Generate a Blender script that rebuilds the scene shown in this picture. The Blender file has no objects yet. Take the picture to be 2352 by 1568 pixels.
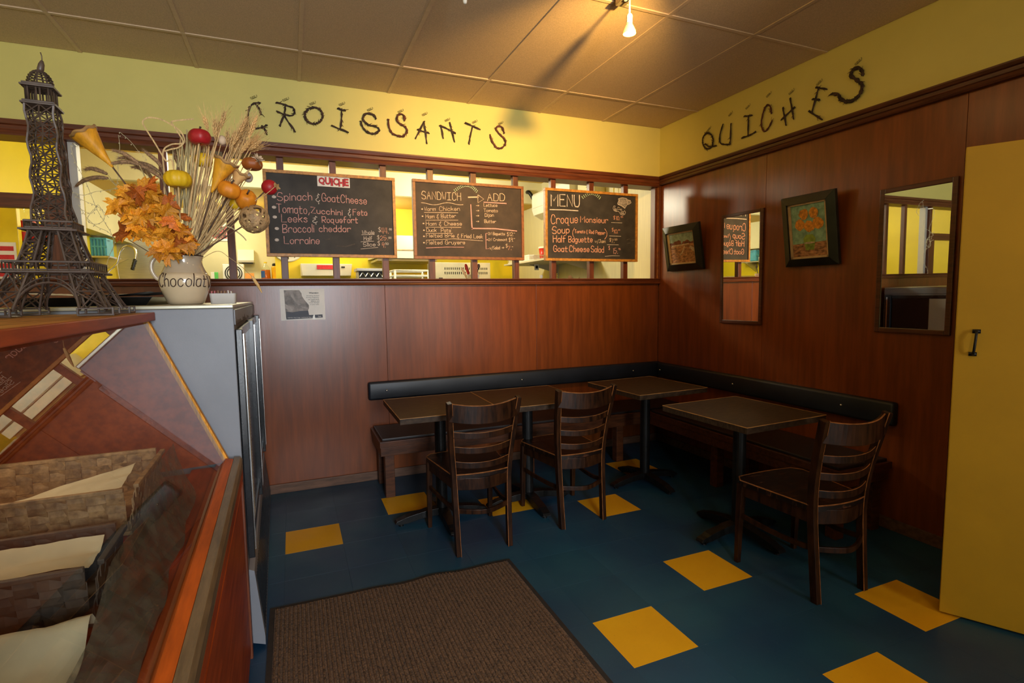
import bpy, bmesh, math, random
from mathutils import Vector, Matrix, noise
random.seed(7)
PI = math.pi
scene = bpy.context.scene
COL = scene.collection

# ------------------------------------------------------------------ camera
CAM = Vector((-3.23186, -4.13054, 1.41586))
CR = Vector((0.92298676, -0.38458994, -0.01363888))
CU = Vector((0.04593421, 0.07491239, 0.99613161))
CD = Vector((0.38208048, 0.92004278, -0.08680898))
FPX = 1214.41
cd = bpy.data.cameras.new('camera')
cam = bpy.data.objects.new('camera', cd)
COL.objects.link(cam)
cam.matrix_world = Matrix(((CR.x, CU.x, -CD.x, CAM.x), (CR.y, CU.y, -CD.y, CAM.y), (CR.z, CU.z, -CD.z, CAM.z), (0, 0, 0, 1)))
cd.sensor_width = 36.0
cd.lens = FPX * 36.0 / 2352.0
cd.clip_start = 0.02
scene.camera = cam

def ray(px, py):
    return CD + CR * ((px - 1176) / FPX) + CU * ((784 - py) / FPX)
def atY(px, py, y):            # point at depth plane y that the photograph shows at (px, py)
    v = ray(px, py); return CAM + v * ((y - CAM.y) / v.y)
def atX(px, py, x):
    v = ray(px, py); return CAM + v * ((x - CAM.x) / v.x)
def atZ(px, py, z):
    v = ray(px, py); return CAM + v * ((z - CAM.z) / v.z)

# ------------------------------------------------------------------ view, world, lights
vs = scene.view_settings
vs.view_transform = 'Standard'
vs.look = 'None'
vs.gamma = 1.0
vs.use_curve_mapping = False
vs.exposure = 0.15
scene.cycles.max_bounces = 8
scene.cycles.transparent_max_bounces = 12
scene.cycles.sample_clamp_indirect = 4.0
scene.cycles.caustics_reflective = False
scene.cycles.caustics_refractive = False

wd = bpy.data.worlds.new('world'); scene.world = wd
wd.use_nodes = True
wd.node_tree.nodes['Background'].inputs[0].default_value = (0.55, 0.68, 0.85, 1)
wd.node_tree.nodes['Background'].inputs[1].default_value = 1.0

def lamp(name, kind, loc, target, energy, color, **kw):
    l = bpy.data.lights.new(name, kind)
    l.energy = energy; l.color = color
    for k, v in kw.items(): setattr(l, k, v)
    o = bpy.data.objects.new(name, l); COL.objects.link(o)
    o.location = loc
    if target is not None:
        d = Vector(target) - Vector(loc)
        o.rotation_euler = d.to_track_quat('-Z', 'Y').to_euler()
    return o
# daylight through the shop window behind the camera
lamp('window_daylight', 'AREA', (-2.90, -6.86, 1.70), (-2.98, 0, 1.6), 165, (0.88, 0.94, 1.0), shape='RECTANGLE', size=0.95, size_y=1.6)
# a little daylight from behind on the right, between the added walls
lamp('right_rear_daylight', 'AREA', (-0.75, -6.86, 1.35), (-0.75, 0, 0.8), 42, (1.0, 0.93, 0.80), shape='RECTANGLE', size=0.8, size_y=1.6)
# kitchen ceiling fluorescents
for (x, y, z, w) in ((-3.5, 1.6, 2.58, 20), (-1.5, 1.7, 2.58, 32), (-4.0, 3.5, 2.40, 10), (-2.3, 3.0, 2.42, 8)):
    lamp('kitchen_fluorescent', 'POINT', (x, y, z), None, w*1.85, (1.0, 0.94, 0.70), shadow_soft_size=0.12)
# the warm lamps of the ceiling track, then one added bulb further back
lamp('track_spot_warm', 'SPOT', (-1.646, -2.25, 2.705), (-1.45, 0.0, 2.40), 270, (1.0, 0.57, 0.14), spot_size=math.radians(86), spot_blend=1.0, shadow_soft_size=0.022)
lamp('warm_bulb', 'POINT', (-1.603, -1.80, 2.700), None, 1.8, (1.0, 0.62, 0.24), shadow_soft_size=0.02)
lamp('warm_bulb', 'POINT', (-1.646, -2.25, 2.690), None, 3.6, (1.0, 0.62, 0.24), shadow_soft_size=0.02)
lamp('warm_bulb', 'POINT', (-1.82, -4.40, 2.690), None, 16.0, (1.0, 0.74, 0.45), shadow_soft_size=0.04)  # added behind the camera to lift ceiling and fascia; no lamp hangs here
# fill light added under the counter to brighten the display case interior
lamp('case_fill', 'AREA', (-3.93, -2.56, 1.325), (-3.84, -2.50, 0.80), 1.5, (1.0, 0.80, 0.55), shape='RECTANGLE', size=0.04, size_y=0.28)

# ------------------------------------------------------------------ mesh helpers
def root_of(o):
    while o.parent is not None: o = o.parent
    return o
def inv_of(o):
    r = root_of(o)
    return Matrix.LocRotScale(r.location, r.rotation_euler, r.scale).inverted()

class MB:
    def __init__(s): s.v = []; s.f = []
    def add(s, vs_, fs):
        n = len(s.v)
        s.v += [tuple(p) for p in vs_]
        s.f += [tuple(i + n for i in f) for f in fs]
        return s
    def box(s, a, b):
        x0, y0, z0 = a; x1, y1, z1 = b
        if x0 > x1: x0, x1 = x1, x0
        if y0 > y1: y0, y1 = y1, y0
        if z0 > z1: z0, z1 = z1, z0
        return s.add([(x0,y0,z0),(x1,y0,z0),(x1,y1,z0),(x0,y1,z0),(x0,y0,z1),(x1,y0,z1),(x1,y1,z1),(x0,y1,z1)],
                     [(0,3,2,1),(4,5,6,7),(0,1,5,4),(1,2,6,5),(2,3,7,6),(3,0,4,7)])
    def hexa(s, p):            # 8 points: bottom 4 counter-clockwise, top 4
        return s.add(p, [(0,3,2,1),(4,5,6,7),(0,1,5,4),(1,2,6,5),(2,3,7,6),(3,0,4,7)])
    def bar(s, p, q, w, h, up=(0,0,1)):
        p = Vector(p); q = Vector(q); d = (q - p).normalized(); up = Vector(up)
        r = d.cross(up)
        if r.length < 1e-5: r = d.cross(Vector((1,0,0)))
        r.normalize(); u = r.cross(d)
        a = r * (w/2); b = u * (h/2)
        return s.hexa([p-a-b, p+a-b, p+a+b, p-a+b, q-a-b, q+a-b, q+a+b, q-a+b])
    def sweep(s, pts, w, h, up=(0,0,1), ups=None):      # rectangular section along a path
        pts = [Vector(p) for p in pts]; n = len(pts); rings = []
        for i, p in enumerate(pts):
            d = (pts[min(i+1, n-1)] - pts[max(i-1, 0)]).normalized()
            u0 = Vector(ups[i]) if ups else Vector(up)
            r = d.cross(u0); r.normalize(); u = r.cross(d)
            ww = w[i] if isinstance(w, (list, tuple)) else w
            hh = h[i] if isinstance(h, (list, tuple)) else h
            a = r*(ww/2); b = u*(hh/2)
            rings.append([p-a-b, p+a-b, p+a+b, p-a+b])
        V = [v for r in rings for v in r]; Fc = [(3,2,1,0)]
        for i in range(n-1):
            for k in range(4):
                Fc.append((i*4+k, i*4+(k+1)%4, (i+1)*4+(k+1)%4, (i+1)*4+k))
        Fc.append(tuple((n-1)*4+k for k in range(4)))
        return s.add(V, Fc)
    def tube(s, pts, r, n=6, closed=False):
        pts = [Vector(p) for p in pts]; m = len(pts)
        if m < 2: return s
        rr = r if isinstance(r, (list, tuple)) else [r]*m
        d0 = (pts[1]-pts[0]).normalized()
        ref = Vector((0,0,1)) if abs(d0.z) < 0.9 else Vector((1,0,0))
        u = d0.cross(ref).normalized()
        V = []
        for i, p in enumerate(pts):
            if closed: d = pts[(i+1) % m] - pts[(i-1) % m]
            else: d = pts[min(i+1, m-1)] - pts[max(i-1, 0)]
            if d.length < 1e-9: d = d0
            d.normalize()
            u = u - d*u.dot(d)
            if u.length < 1e-6: u = d.cross(Vector((0.3,0.5,0.8)))
            u.normalize(); w = d.cross(u)
            for k in range(n):
                a = 2*PI*k/n
                V.append(p + (u*math.cos(a) + w*math.sin(a))*rr[i])
        Fc = []
        for i in range(m if closed else m-1):
            j = (i+1) % m
            for k in range(n):
                Fc.append((i*n+k, i*n+(k+1)%n, j*n+(k+1)%n, j*n+k))
        if not closed:
            Fc.append(tuple(reversed(range(n)))); Fc.append(tuple((m-1)*n+k for k in range(n)))
        return s.add(V, Fc)
    def lathe(s, prof, n=24, c=(0,0,0), caps=True):
        V = []; c = Vector(c)
        for r, z in prof:
            for k in range(n):
                a = 2*PI*k/n
                V.append(c + Vector((r*math.cos(a), r*math.sin(a), z)))
        Fc = []
        for i in range(len(prof)-1):
            for k in range(n):
                Fc.append((i*n+k, i*n+(k+1)%n, (i+1)*n+(k+1)%n, (i+1)*n+k))
        if caps:
            Fc.append(tuple(reversed(range(n)))); Fc.append(tuple((len(prof)-1)*n+k for k in range(n)))
        return s.add(V, Fc)
    def prism(s, poly, axis, a, b):     # polygon (2d) extruded along an axis between a and b
        def P(u, v, w): return {'x': (w,u,v), 'y': (u,w,v), 'z': (u,v,w)}[axis]
        n = len(poly)
        V = [P(u,v,a) for u,v in poly] + [P(u,v,b) for u,v in poly]
        return s.add(V, [tuple(range(n)), tuple(reversed(range(n, 2*n)))] + [(i, i+n, (i+1)%n+n, (i+1)%n) for i in range(n)])
    def grid(s, fn, nu, nv):
        V = [fn(i/nu, j/nv) for i in range(nu+1) for j in range(nv+1)]
        return s.add(V, [(i*(nv+1)+j, (i+1)*(nv+1)+j, (i+1)*(nv+1)+j+1, i*(nv+1)+j+1) for i in range(nu) for j in range(nv)])
    def ball(s, c, rx, ry=None, rz=None, nu=12, nv=8, fn=None):
        ry = ry or rx; rz = rz or rx; c = Vector(c); V = []
        for j in range(1, nv):
            t = PI*j/nv
            for i in range(nu):
                a = 2*PI*i/nu; k = fn(a, t) if fn else 1
                V.append(c + Vector((rx*k*math.sin(t)*math.cos(a), ry*k*math.sin(t)*math.sin(a), rz*math.cos(t)*(fn(0, t) if fn and False else 1))))
        top = len(V); V.append(c+Vector((0,0,rz))); bot = len(V); V.append(c-Vector((0,0,rz)))
        Fc = []
        for j in range(nv-2):
            for i in range(nu):
                Fc.append((j*nu+i, (j+1)*nu+i, (j+1)*nu+(i+1)%nu, j*nu+(i+1)%nu))
        for i in range(nu):
            Fc.append((top, i, (i+1)%nu)); Fc.append((bot, (nv-2)*nu+(i+1)%nu, (nv-2)*nu+i))
        return s.add(V, Fc)
    def xf(s, M):
        s.v = [tuple(M @ Vector(p)) for p in s.v]; return s
    def mesh(s, name, m, bevel=0, smooth=False, solid=0, inv=None, fix=True):
        me = bpy.data.meshes.new(name)
        V = [inv @ Vector(p) for p in s.v] if inv is not None else s.v
        me.from_pydata([tuple(p) for p in V], [], s.f)
        if fix or bevel or solid:
            bm = bmesh.new(); bm.from_mesh(me)
            bmesh.ops.recalc_face_normals(bm, faces=bm.faces)
            if solid:
                bmesh.ops.solidify(bm, geom=bm.faces[:], thickness=solid)
            if bevel:
                es = [e for e in bm.edges if len(e.link_faces) == 2 and e.calc_face_angle(0) > 0.6]
                bmesh.ops.bevel(bm, geom=es, offset=bevel, segments=2, affect='EDGES', profile=0.6, clamp_overlap=True)
            bm.to_mesh(me); bm.free()
        if smooth:
            for p in me.polygons: p.use_smooth = True
        for mm in (m if isinstance(m, (list, tuple)) else [m]): me.materials.append(mm)
        return me
    def build(s, name, m, parent=None, bevel=0, smooth=False, solid=0, loc=None, fix=True):
        if parent is not None:
            me = s.mesh(name, m, bevel, smooth, solid, inv_of(parent), fix)
            o = bpy.data.objects.new(name, me); COL.objects.link(o); o.parent = parent
        else:
            if loc is None:
                xs = [p[0] for p in s.v]; ys = [p[1] for p in s.v]; zs = [p[2] for p in s.v]
                loc = ((min(xs)+max(xs))/2, (min(ys)+max(ys))/2, min(zs))
            me = s.mesh(name, m, bevel, smooth, solid, Matrix.Translation(loc).inverted(), fix)
            o = bpy.data.objects.new(name, me); COL.objects.link(o); o.location = loc
        return o

def tag(o, label=None, cat=None, group=None, kind=None):
    if label: o['label'] = label
    if cat: o['category'] = cat
    if group: o['group'] = group
    if kind: o['kind'] = kind
    return o
def thing(name, label, cat, loc=(0,0,0), rz=0, group=None):
    o = bpy.data.objects.new(name, None); COL.objects.link(o)
    o.empty_display_size = 0.05
    o.location = loc; o.rotation_euler = (0, 0, rz)
    return tag(o, label, cat, group)
def dup(o, parent=None):
    c = o.copy(); COL.objects.link(c)
    if parent is not None: c.parent = parent
    for ch in list(o.children): dup(ch, c)
    return c
def smooth_path(pts, sub=6):
    P = [Vector(p) for p in pts]; out = []
    n = len(P)
    if n < 3: return P
    for i in range(n-1):
        p0 = P[max(i-1,0)]; p1 = P[i]; p2 = P[i+1]; p3 = P[min(i+2,n-1)]
        for k in range(sub):
            t = k/sub
            out.append(0.5*((2*p1) + (p2-p0)*t + (2*p0-5*p1+4*p2-p3)*t*t + (3*p1-p0-3*p2+p3)*t*t*t))
    out.append(P[-1])
    return out

# ------------------------------------------------------------------ materials
def lin(c):
    return tuple((x/12.92 if x <= 0.04045 else ((x+0.055)/1.055)**2.4) for x in c)
def rgb(r, g, b): return lin((r/255, g/255, b/255))
def M(name, c, rough=0.5, var=0.12, scale=8.0, stretch=(1,1,1), metal=0.0, bump=0.0, bscale=60.0, bstretch=None, c2=None, spec=0.5, coat=0.0, rand=0.0, world=False, detail=4.0, emit=None, estr=0.0, ramp=(0.35, 0.65), coat_rough=0.1, sheen=0.0):
    m = bpy.data.materials.new(name); m.use_nodes = True
    nt = m.node_tree; N = nt.nodes; L = nt.links
    bs = N['Principled BSDF']
    tc = N.new('ShaderNodeTexCoord'); mp = N.new('ShaderNodeMapping')
    if world:
        g = N.new('ShaderNodeNewGeometry'); L.new(g.outputs['Position'], mp.inputs['Vector'])
    else:
        L.new(tc.outputs['Object'], mp.inputs['Vector'])
    mp.inputs['Scale'].default_value = stretch
    nz = N.new('ShaderNodeTexNoise'); nz.noise_dimensions = '4D'
    nz.inputs['Scale'].default_value = scale; nz.inputs['Detail'].default_value = detail; nz.inputs['Roughness'].default_value = 0.6
    L.new(mp.outputs['Vector'], nz.inputs['Vector'])
    oi = N.new('ShaderNodeObjectInfo'); mm = N.new('ShaderNodeMath'); mm.operation = 'MULTIPLY'; mm.inputs[1].default_value = 37.0
    L.new(oi.outputs['Random'], mm.inputs[0]); L.new(mm.outputs[0], nz.inputs['W'])
    cr = N.new('ShaderNodeValToRGB')
    a = tuple(max(0, x*(1-var)) for x in c); b = tuple(min(1, x*(1+var)) for x in (c2 or c))
    cr.color_ramp.elements[0].position = ramp[0]; cr.color_ramp.elements[1].position = ramp[1]
    cr.color_ramp.elements[0].color = (*a, 1); cr.color_ramp.elements[1].color = (*b, 1)
    L.new(nz.outputs['Fac'], cr.inputs['Fac'])
    out = cr.outputs['Color']
    if rand:
        hs = N.new('ShaderNodeHueSaturation'); mr = N.new('ShaderNodeMapRange')
        mr.inputs['To Min'].default_value = 1-rand; mr.inputs['To Max'].default_value = 1+rand
        L.new(oi.outputs['Random'], mr.inputs['Value']); L.new(mr.outputs[0], hs.inputs['Value']); L.new(out, hs.inputs['Color'])
        out = hs.outputs['Color']
    L.new(out, bs.inputs['Base Color'])
    bs.inputs['Roughness'].default_value = rough; bs.inputs['Metallic'].default_value = metal
    bs.inputs['Specular IOR Level'].default_value = spec
    bs.inputs['Coat Weight'].default_value = coat; bs.inputs['Coat Roughness'].default_value = coat_rough
    if sheen: bs.inputs['Sheen Weight'].default_value = sheen
    if bump:
        n2 = N.new('ShaderNodeTexNoise'); n2.inputs['Scale'].default_value = bscale; n2.inputs['Detail'].default_value = 3.0
        m2 = N.new('ShaderNodeMapping'); m2.inputs['Scale'].default_value = bstretch or stretch
        L.new((g.outputs['Position'] if world else tc.outputs['Object']), m2.inputs['Vector']); L.new(m2.outputs['Vector'], n2.inputs['Vector'])
        bp = N.new('ShaderNodeBump'); bp.inputs['Strength'].default_value = bump; bp.inputs['Distance'].default_value = 0.004
        L.new(n2.outputs['Fac'], bp.inputs['Height']); L.new(bp.outputs['Normal'], bs.inputs['Normal'])
    if emit:
        bs.inputs['Emission Color'].default_value = (*emit, 1); bs.inputs['Emission Strength'].default_value = estr
    return m

FASCIA = M('pale_yellow_paint', (0.72, 0.63, 0.19), 0.55, 0.03, 3, bump=0.06, bscale=220)
CEILM = M('ceiling_tile_fissured', (0.62, 0.46, 0.29), 0.9, 0.14, 190, bump=0.35, bscale=260, rand=0.03)
GRIDM = M('ceiling_grid_paint', (0.62, 0.46, 0.30), 0.6, 0.06, 20)
PANEL = M('mahogany_panel', (0.162, 0.038, 0.0062), 0.29, 0.12, 4.0, (7, 7, 0.6), c2=(0.198, 0.047, 0.0076), bump=0.03, bscale=14, bstretch=(22, 22, 0.7), rand=0.07, spec=0.5)
TRIM = M('mahogany_trim', (0.130, 0.032, 0.010), 0.42, 0.35, 9, (0.6, 7, 7), bump=0.08, bscale=30)
TRIMV = M('mahogany_trim_upright', (0.130, 0.032, 0.010), 0.42, 0.35, 9, (7, 7, 0.6), bump=0.08, bscale=30)
BASEB = M('scuffed_base_trim', (0.13, 0.062, 0.034), 0.55, 0.4, 6, (1, 6, 6))
DWOOD = M('dark_chair_wood', (0.016, 0.0055, 0.0020), 0.40, 0.5, 7, (6, 6, 1.2), c2=(0.028, 0.0095, 0.003), spec=0.20, bump=0.05, bscale=50)
DWORN = M('worn_chair_seat', (0.014, 0.0055, 0.003), 0.42, 0.5, 9, (1.5, 9, 2), c2=(0.08, 0.028, 0.012), spec=0.35, ramp=(0.55, 0.72))
DEDGE = M('rubbed_wood_edge', (0.24, 0.085, 0.022), 0.4, 0.4, 12, (3, 3, 3))
BENCHW = M('bench_wood', (0.085, 0.026, 0.008), 0.42, 0.45, 8, (1.0, 6, 6), spec=0.4)
TABTOP = M('table_top_laminate', (0.030, 0.017, 0.0095), 0.52, 0.35, 10, (2.5, 12, 4), c2=(0.046, 0.027, 0.015), spec=0.25)
TABEDGE = M('table_edge_band', (0.06, 0.04, 0.024), 0.4, 0.4, 10)
TABRUB = M('table_rubbed_edge', (0.44, 0.22, 0.065), 0.45, 0.4, 14)
IRON = M('black_cast_iron', (0.006, 0.006, 0.006), 0.38, 0.4, 30, spec=0.3, bump=0.15, bscale=150)
VINYL = M('navy_vinyl', (0.008, 0.011, 0.018), 0.45, 0.3, 6, bump=0.10, bscale=9, bstretch=(1, 1, 1))
SEATV = M('dark_seat_vinyl', (0.014, 0.009, 0.009), 0.42, 0.35, 8)
YDOOR = M('ochre_door_paint', (0.46, 0.255, 0.004), 0.62, 0.05, 4, bump=0.04, bscale=90)
SLATE = M('chalkboard', (0.028, 0.023, 0.020), 0.65, 0.30, 5, c2=(0.042, 0.035, 0.030))
SLATEB = M('chalkboard_brown', (0.040, 0.024, 0.016), 0.65, 0.30, 5, c2=(0.056, 0.034, 0.022))
FRAMEA = M('golden_board_frame', (0.52, 0.23, 0.04), 0.45, 0.3, 10, (4, 4, 4))
FRAMEB = M('brown_board_frame', (0.26, 0.085, 0.02), 0.45, 0.3, 10, (4, 4, 4))
CHPINK = M('pink_chalk', (0.72, 0.36, 0.32), 0.9, 0.25, 160)
CHORANGE = M('peach_chalk', (0.78, 0.36, 0.24), 0.9, 0.25, 160)
CHWHITE = M('white_chalk', (0.66, 0.56, 0.50), 0.9, 0.25, 160)
CHCREAM = M('cream_chalk', (0.72, 0.52, 0.36), 0.9, 0.25, 160)
CHGREEN = M('green_chalk', (0.52, 0.66, 0.42), 0.9, 0.2, 100)
CHDIM = M('smudged_chalk', (0.09, 0.075, 0.065), 0.9, 0.2, 60)
TWIG = M('twig_bark', (0.030, 0.017, 0.012), 0.75, 0.5, 40, bump=0.3, bscale=120, c2=(0.055, 0.028, 0.018))
TWIGR = M('red_twig_bark', (0.10, 0.028, 0.016), 0.75, 0.5, 40, bump=0.3, bscale=120)
WIRE = M('thin_wire', (0.10, 0.075, 0.05), 0.4, 0.2, 30, metal=0.8)
FAIRY = M('pale_wire', (0.80, 0.74, 0.52), 0.35, 0.1, 20)
TOWERM = M('brown_painted_wire', (0.072, 0.048, 0.037), 0.42, 0.35, 25)
FRIDGE = M('grey_cooler_enamel', (0.185, 0.195, 0.222), 0.45, 0.06, 5, bump=0.03, bscale=200)
FRTOP = M('cooler_top_steel', (0.42, 0.40, 0.30), 0.35, 0.1, 8, metal=0.5)
BLACKP = M('black_door_frame', (0.012, 0.013, 0.015), 0.25, 0.3, 12)
GASKET = M('pale_door_gasket', (0.40, 0.40, 0.36), 0.4, 0.12, 40, (1, 1, 40))
DGLASS = M('dark_door_glass', (0.010, 0.010, 0.012), 0.12, 0.2, 6)
CHROME = M('brushed_chrome', (0.62, 0.62, 0.60), 0.22, 0.05, 20, metal=1.0)
STEEL = M('stainless_steel', (0.55, 0.53, 0.47), 0.33, 0.08, 6, (1, 1, 14), metal=0.9)
REDW = M('red_counter_wood', (0.27, 0.040, 0.006), 0.46, 0.16, 6, (6, 0.7, 6), c2=(0.33, 0.055, 0.009), rand=0.05, spec=0.22)
ORANGEW = M('orange_rail_wood', (0.46, 0.085, 0.006), 0.5, 0.25, 8, (6, 0.7, 6), spec=0.18)
DECKW = M('deck_red_stain', (0.26, 0.032, 0.006), 0.45, 0.35, 6, (6, 0.7, 6), spec=0.3)
INNERW = M('case_interior_wood', (0.125, 0.035, 0.014), 0.5, 0.3, 6)
TAUPE = M('worn_taupe_metal', (0.20, 0.135, 0.07), 0.42, 0.3, 10, (6, 0.8, 6), metal=0.3)
COUNTER = M('orange_counter_top', (0.36, 0.14, 0.028), 0.55, 0.3, 6, (6, 0.7, 6), c2=(0.40, 0.17, 0.04), spec=0.25)
OAK = M('raw_oak_edge', (0.60, 0.24, 0.028), 0.65, 0.28, 14, (10, 10, 0.9), c2=(0.70, 0.30, 0.04), spec=0.2)
WICKER = M('brown_wicker', (0.19, 0.10, 0.040), 0.6, 0.35, 14, (3, 3, 3), c2=(0.27, 0.15, 0.065), rand=0.25)
WICKERD = M('dark_wicker', (0.052, 0.028, 0.016), 0.6, 0.35, 14, (3, 3, 3), rand=0.25)
PAPER = M('kraft_liner_paper', (0.55, 0.43, 0.28), 0.8, 0.08, 9, bump=0.1, bscale=30)
PAPERW = M('white_paper', (0.84, 0.81, 0.77), 0.7, 0.05, 9)
MATM = M('brown_mat_pile', (0.062, 0.030, 0.012), 0.95, 0.6, 130, c2=(0.120, 0.063, 0.028), bump=0.9, bscale=260, sheen=0.1)
MATR = M('brown_mat_rib', (0.070, 0.035, 0.015), 0.95, 0.6, 130, c2=(0.130, 0.070, 0.032), bump=0.9, bscale=300)
MATE = M('dark_mat_border', (0.020, 0.014, 0.011), 0.8, 0.3, 40)
CERAM = M('cream_glaze', (0.66, 0.52, 0.34), 0.16, 0.05, 6, coat=0.5)
CERAM2 = M('buff_glaze', (0.50, 0.40, 0.28), 0.18, 0.06, 6, coat=0.5)
INK = M('brown_glaze_script', (0.045, 0.02, 0.012), 0.3, 0.2, 30)
STRAW = M('dry_straw', (0.64, 0.43, 0.19), 0.7, 0.3, 30, (8, 8, 1), rand=0.28)
STRAWG = M('grey_green_straw', (0.44, 0.355, 0.17), 0.7, 0.3, 30, (8, 8, 1), rand=0.25)
WHEAT = M('wheat_ear', (0.66, 0.41, 0.16), 0.7, 0.3, 60, rand=0.2)
FOXT = M('foxtail_plume', (0.33, 0.20, 0.105), 0.9, 0.45, 160, bump=0.9, bscale=260, rand=0.2)
LEAFM = M('orange_autumn_leaf', (0.75, 0.19, 0.010), 0.5, 0.4, 22, c2=(0.85, 0.30, 0.015), rand=0.35, bump=0.25, bscale=80)
LEAFA = M('amber_autumn_leaf', (0.74, 0.26, 0.014), 0.5, 0.35, 22, c2=(0.80, 0.33, 0.02), rand=0.35, bump=0.25, bscale=80)
LEAFR = M('russet_autumn_leaf', (0.42, 0.085, 0.012), 0.5, 0.4, 22, c2=(0.55, 0.14, 0.015), rand=0.35, bump=0.25, bscale=80)
CONEM = M('amber_cone_paper', (0.78, 0.36, 0.02), 0.55, 0.22, 14, (4, 4, 1), bump=0.15, bscale=60)
CONEP = M('peach_cone_paper', (0.75, 0.46, 0.17), 0.6, 0.15, 14)
CRIMP = M('curled_dry_rim', (0.42, 0.24, 0.09), 0.7, 0.3, 30)
PUMPO = M('orange_pumpkin', (0.75, 0.25, 0.012), 0.5, 0.2, 14, bump=0.12, bscale=40)
PUMPY = M('yellow_pumpkin', (0.76, 0.47, 0.01), 0.5, 0.15, 14, bump=0.12, bscale=40)
PUMPR = M('red_pumpkin', (0.42, 0.012, 0.018), 0.45, 0.25, 20, bump=0.2, bscale=60)
PUMPB = M('brown_orange_pumpkin', (0.38, 0.10, 0.015), 0.5, 0.25, 14)
STEMM = M('brown_stem', (0.10, 0.055, 0.03), 0.7, 0.4, 30)
FLUFF = M('cream_dried_flower', (0.66, 0.50, 0.34), 0.8, 0.2, 40)
POD = M('grey_seed_pod', (0.45, 0.38, 0.32), 0.7, 0.2, 30)
RATTAN = M('rattan_strip', (0.42, 0.26, 0.12), 0.6, 0.35, 30, rand=0.1)
PLAST = M('grey_white_plastic', (0.55, 0.52, 0.47), 0.4, 0.05, 8)
WPLAST = M('white_plastic', (0.78, 0.77, 0.70), 0.35, 0.03, 8)
PICFRAME = M('black_green_frame', (0.012, 0.014, 0.011), 0.35, 0.4, 10)
LINER = M('cream_liner', (0.55, 0.38, 0.20), 0.6, 0.15, 20)
KYEL = M('kitchen_yellow_paint', (0.80, 0.62, 0.012), 0.5, 0.03, 3)
KPALE = M('kitchen_cream_paint', (0.74, 0.69, 0.43), 0.55, 0.04, 3)
KWALL = M('kitchen_board_panel', (0.72, 0.66, 0.42), 0.45, 0.05, 6, (10, 10, 0.6))
KCEIL = M('kitchen_ceiling_tile', (0.62, 0.42, 0.095), 0.85, 0.10, 120, bump=0.3, bscale=200)
KFLOOR = M('kitchen_floor', (0.25, 0.2, 0.14), 0.5, 0.2, 8)
YPLAST = M('yellow_shelf_paint', (0.82, 0.62, 0.02), 0.4, 0.04, 8)
REDPL = M('red_plastic', (0.55, 0.022, 0.012), 0.35, 0.15, 10)
BLUEPL = M('blue_crate_plastic', (0.09, 0.40, 0.54), 0.4, 0.15, 10)
BEIGE = M('beige_enamel', (0.52, 0.47, 0.33), 0.4, 0.06, 8)
AMBER = M('amber_juice', (0.45, 0.10, 0.012), 0.15, 0.1, 8)
KRAFT = M('kraft_bag', (0.42, 0.25, 0.10), 0.8, 0.15, 14)
OUTER = M('dull_plaster', (0.30, 0.27, 0.20), 0.8, 0.1, 4)
BLUEP = M('poster_blue', (0.02, 0.08, 0.30), 0.5, 0.1, 10)
GREENP = M('green_carton', (0.10, 0.50, 0.10), 0.45, 0.1, 10)
INKK = M('black_print', (0.025, 0.022, 0.022), 0.6, 0.1, 30)
REDINK = M('red_print', (0.58, 0.02, 0.035), 0.6, 0.15, 40)
GREYPH = M('grey_photo_print', (0.16, 0.135, 0.12), 0.5, 0.5, 14, c2=(0.24, 0.205, 0.185))
GREYPHL = M('light_grey_photo_print', (0.33, 0.285, 0.26), 0.5, 0.35, 14)
NAVYP = M('navy_print', (0.02, 0.022, 0.04), 0.5, 0.2, 10)
LAMPW = M('white_lamp_enamel', (0.80, 0.76, 0.66), 0.35, 0.03, 8)
BULB = M('lit_bulb', (1, 0.8, 0.4), 0.4, 0.0, 5, emit=(1.0, 0.70, 0.28), estr=14.0)
LAMPG = M('lit_amber_reflector', (0.9, 0.6, 0.2), 0.4, 0.05, 8, emit=(1.0, 0.52, 0.10), estr=1.2)
TUBEL = M('fluorescent_tube_light', (1, 1, 0.9), 0.4, 0.0, 5, emit=(1.0, 0.97, 0.82), estr=5.0)
TRACKM = M('track_metal', (0.30, 0.25, 0.15), 0.4, 0.1, 10, metal=0.4)

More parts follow.
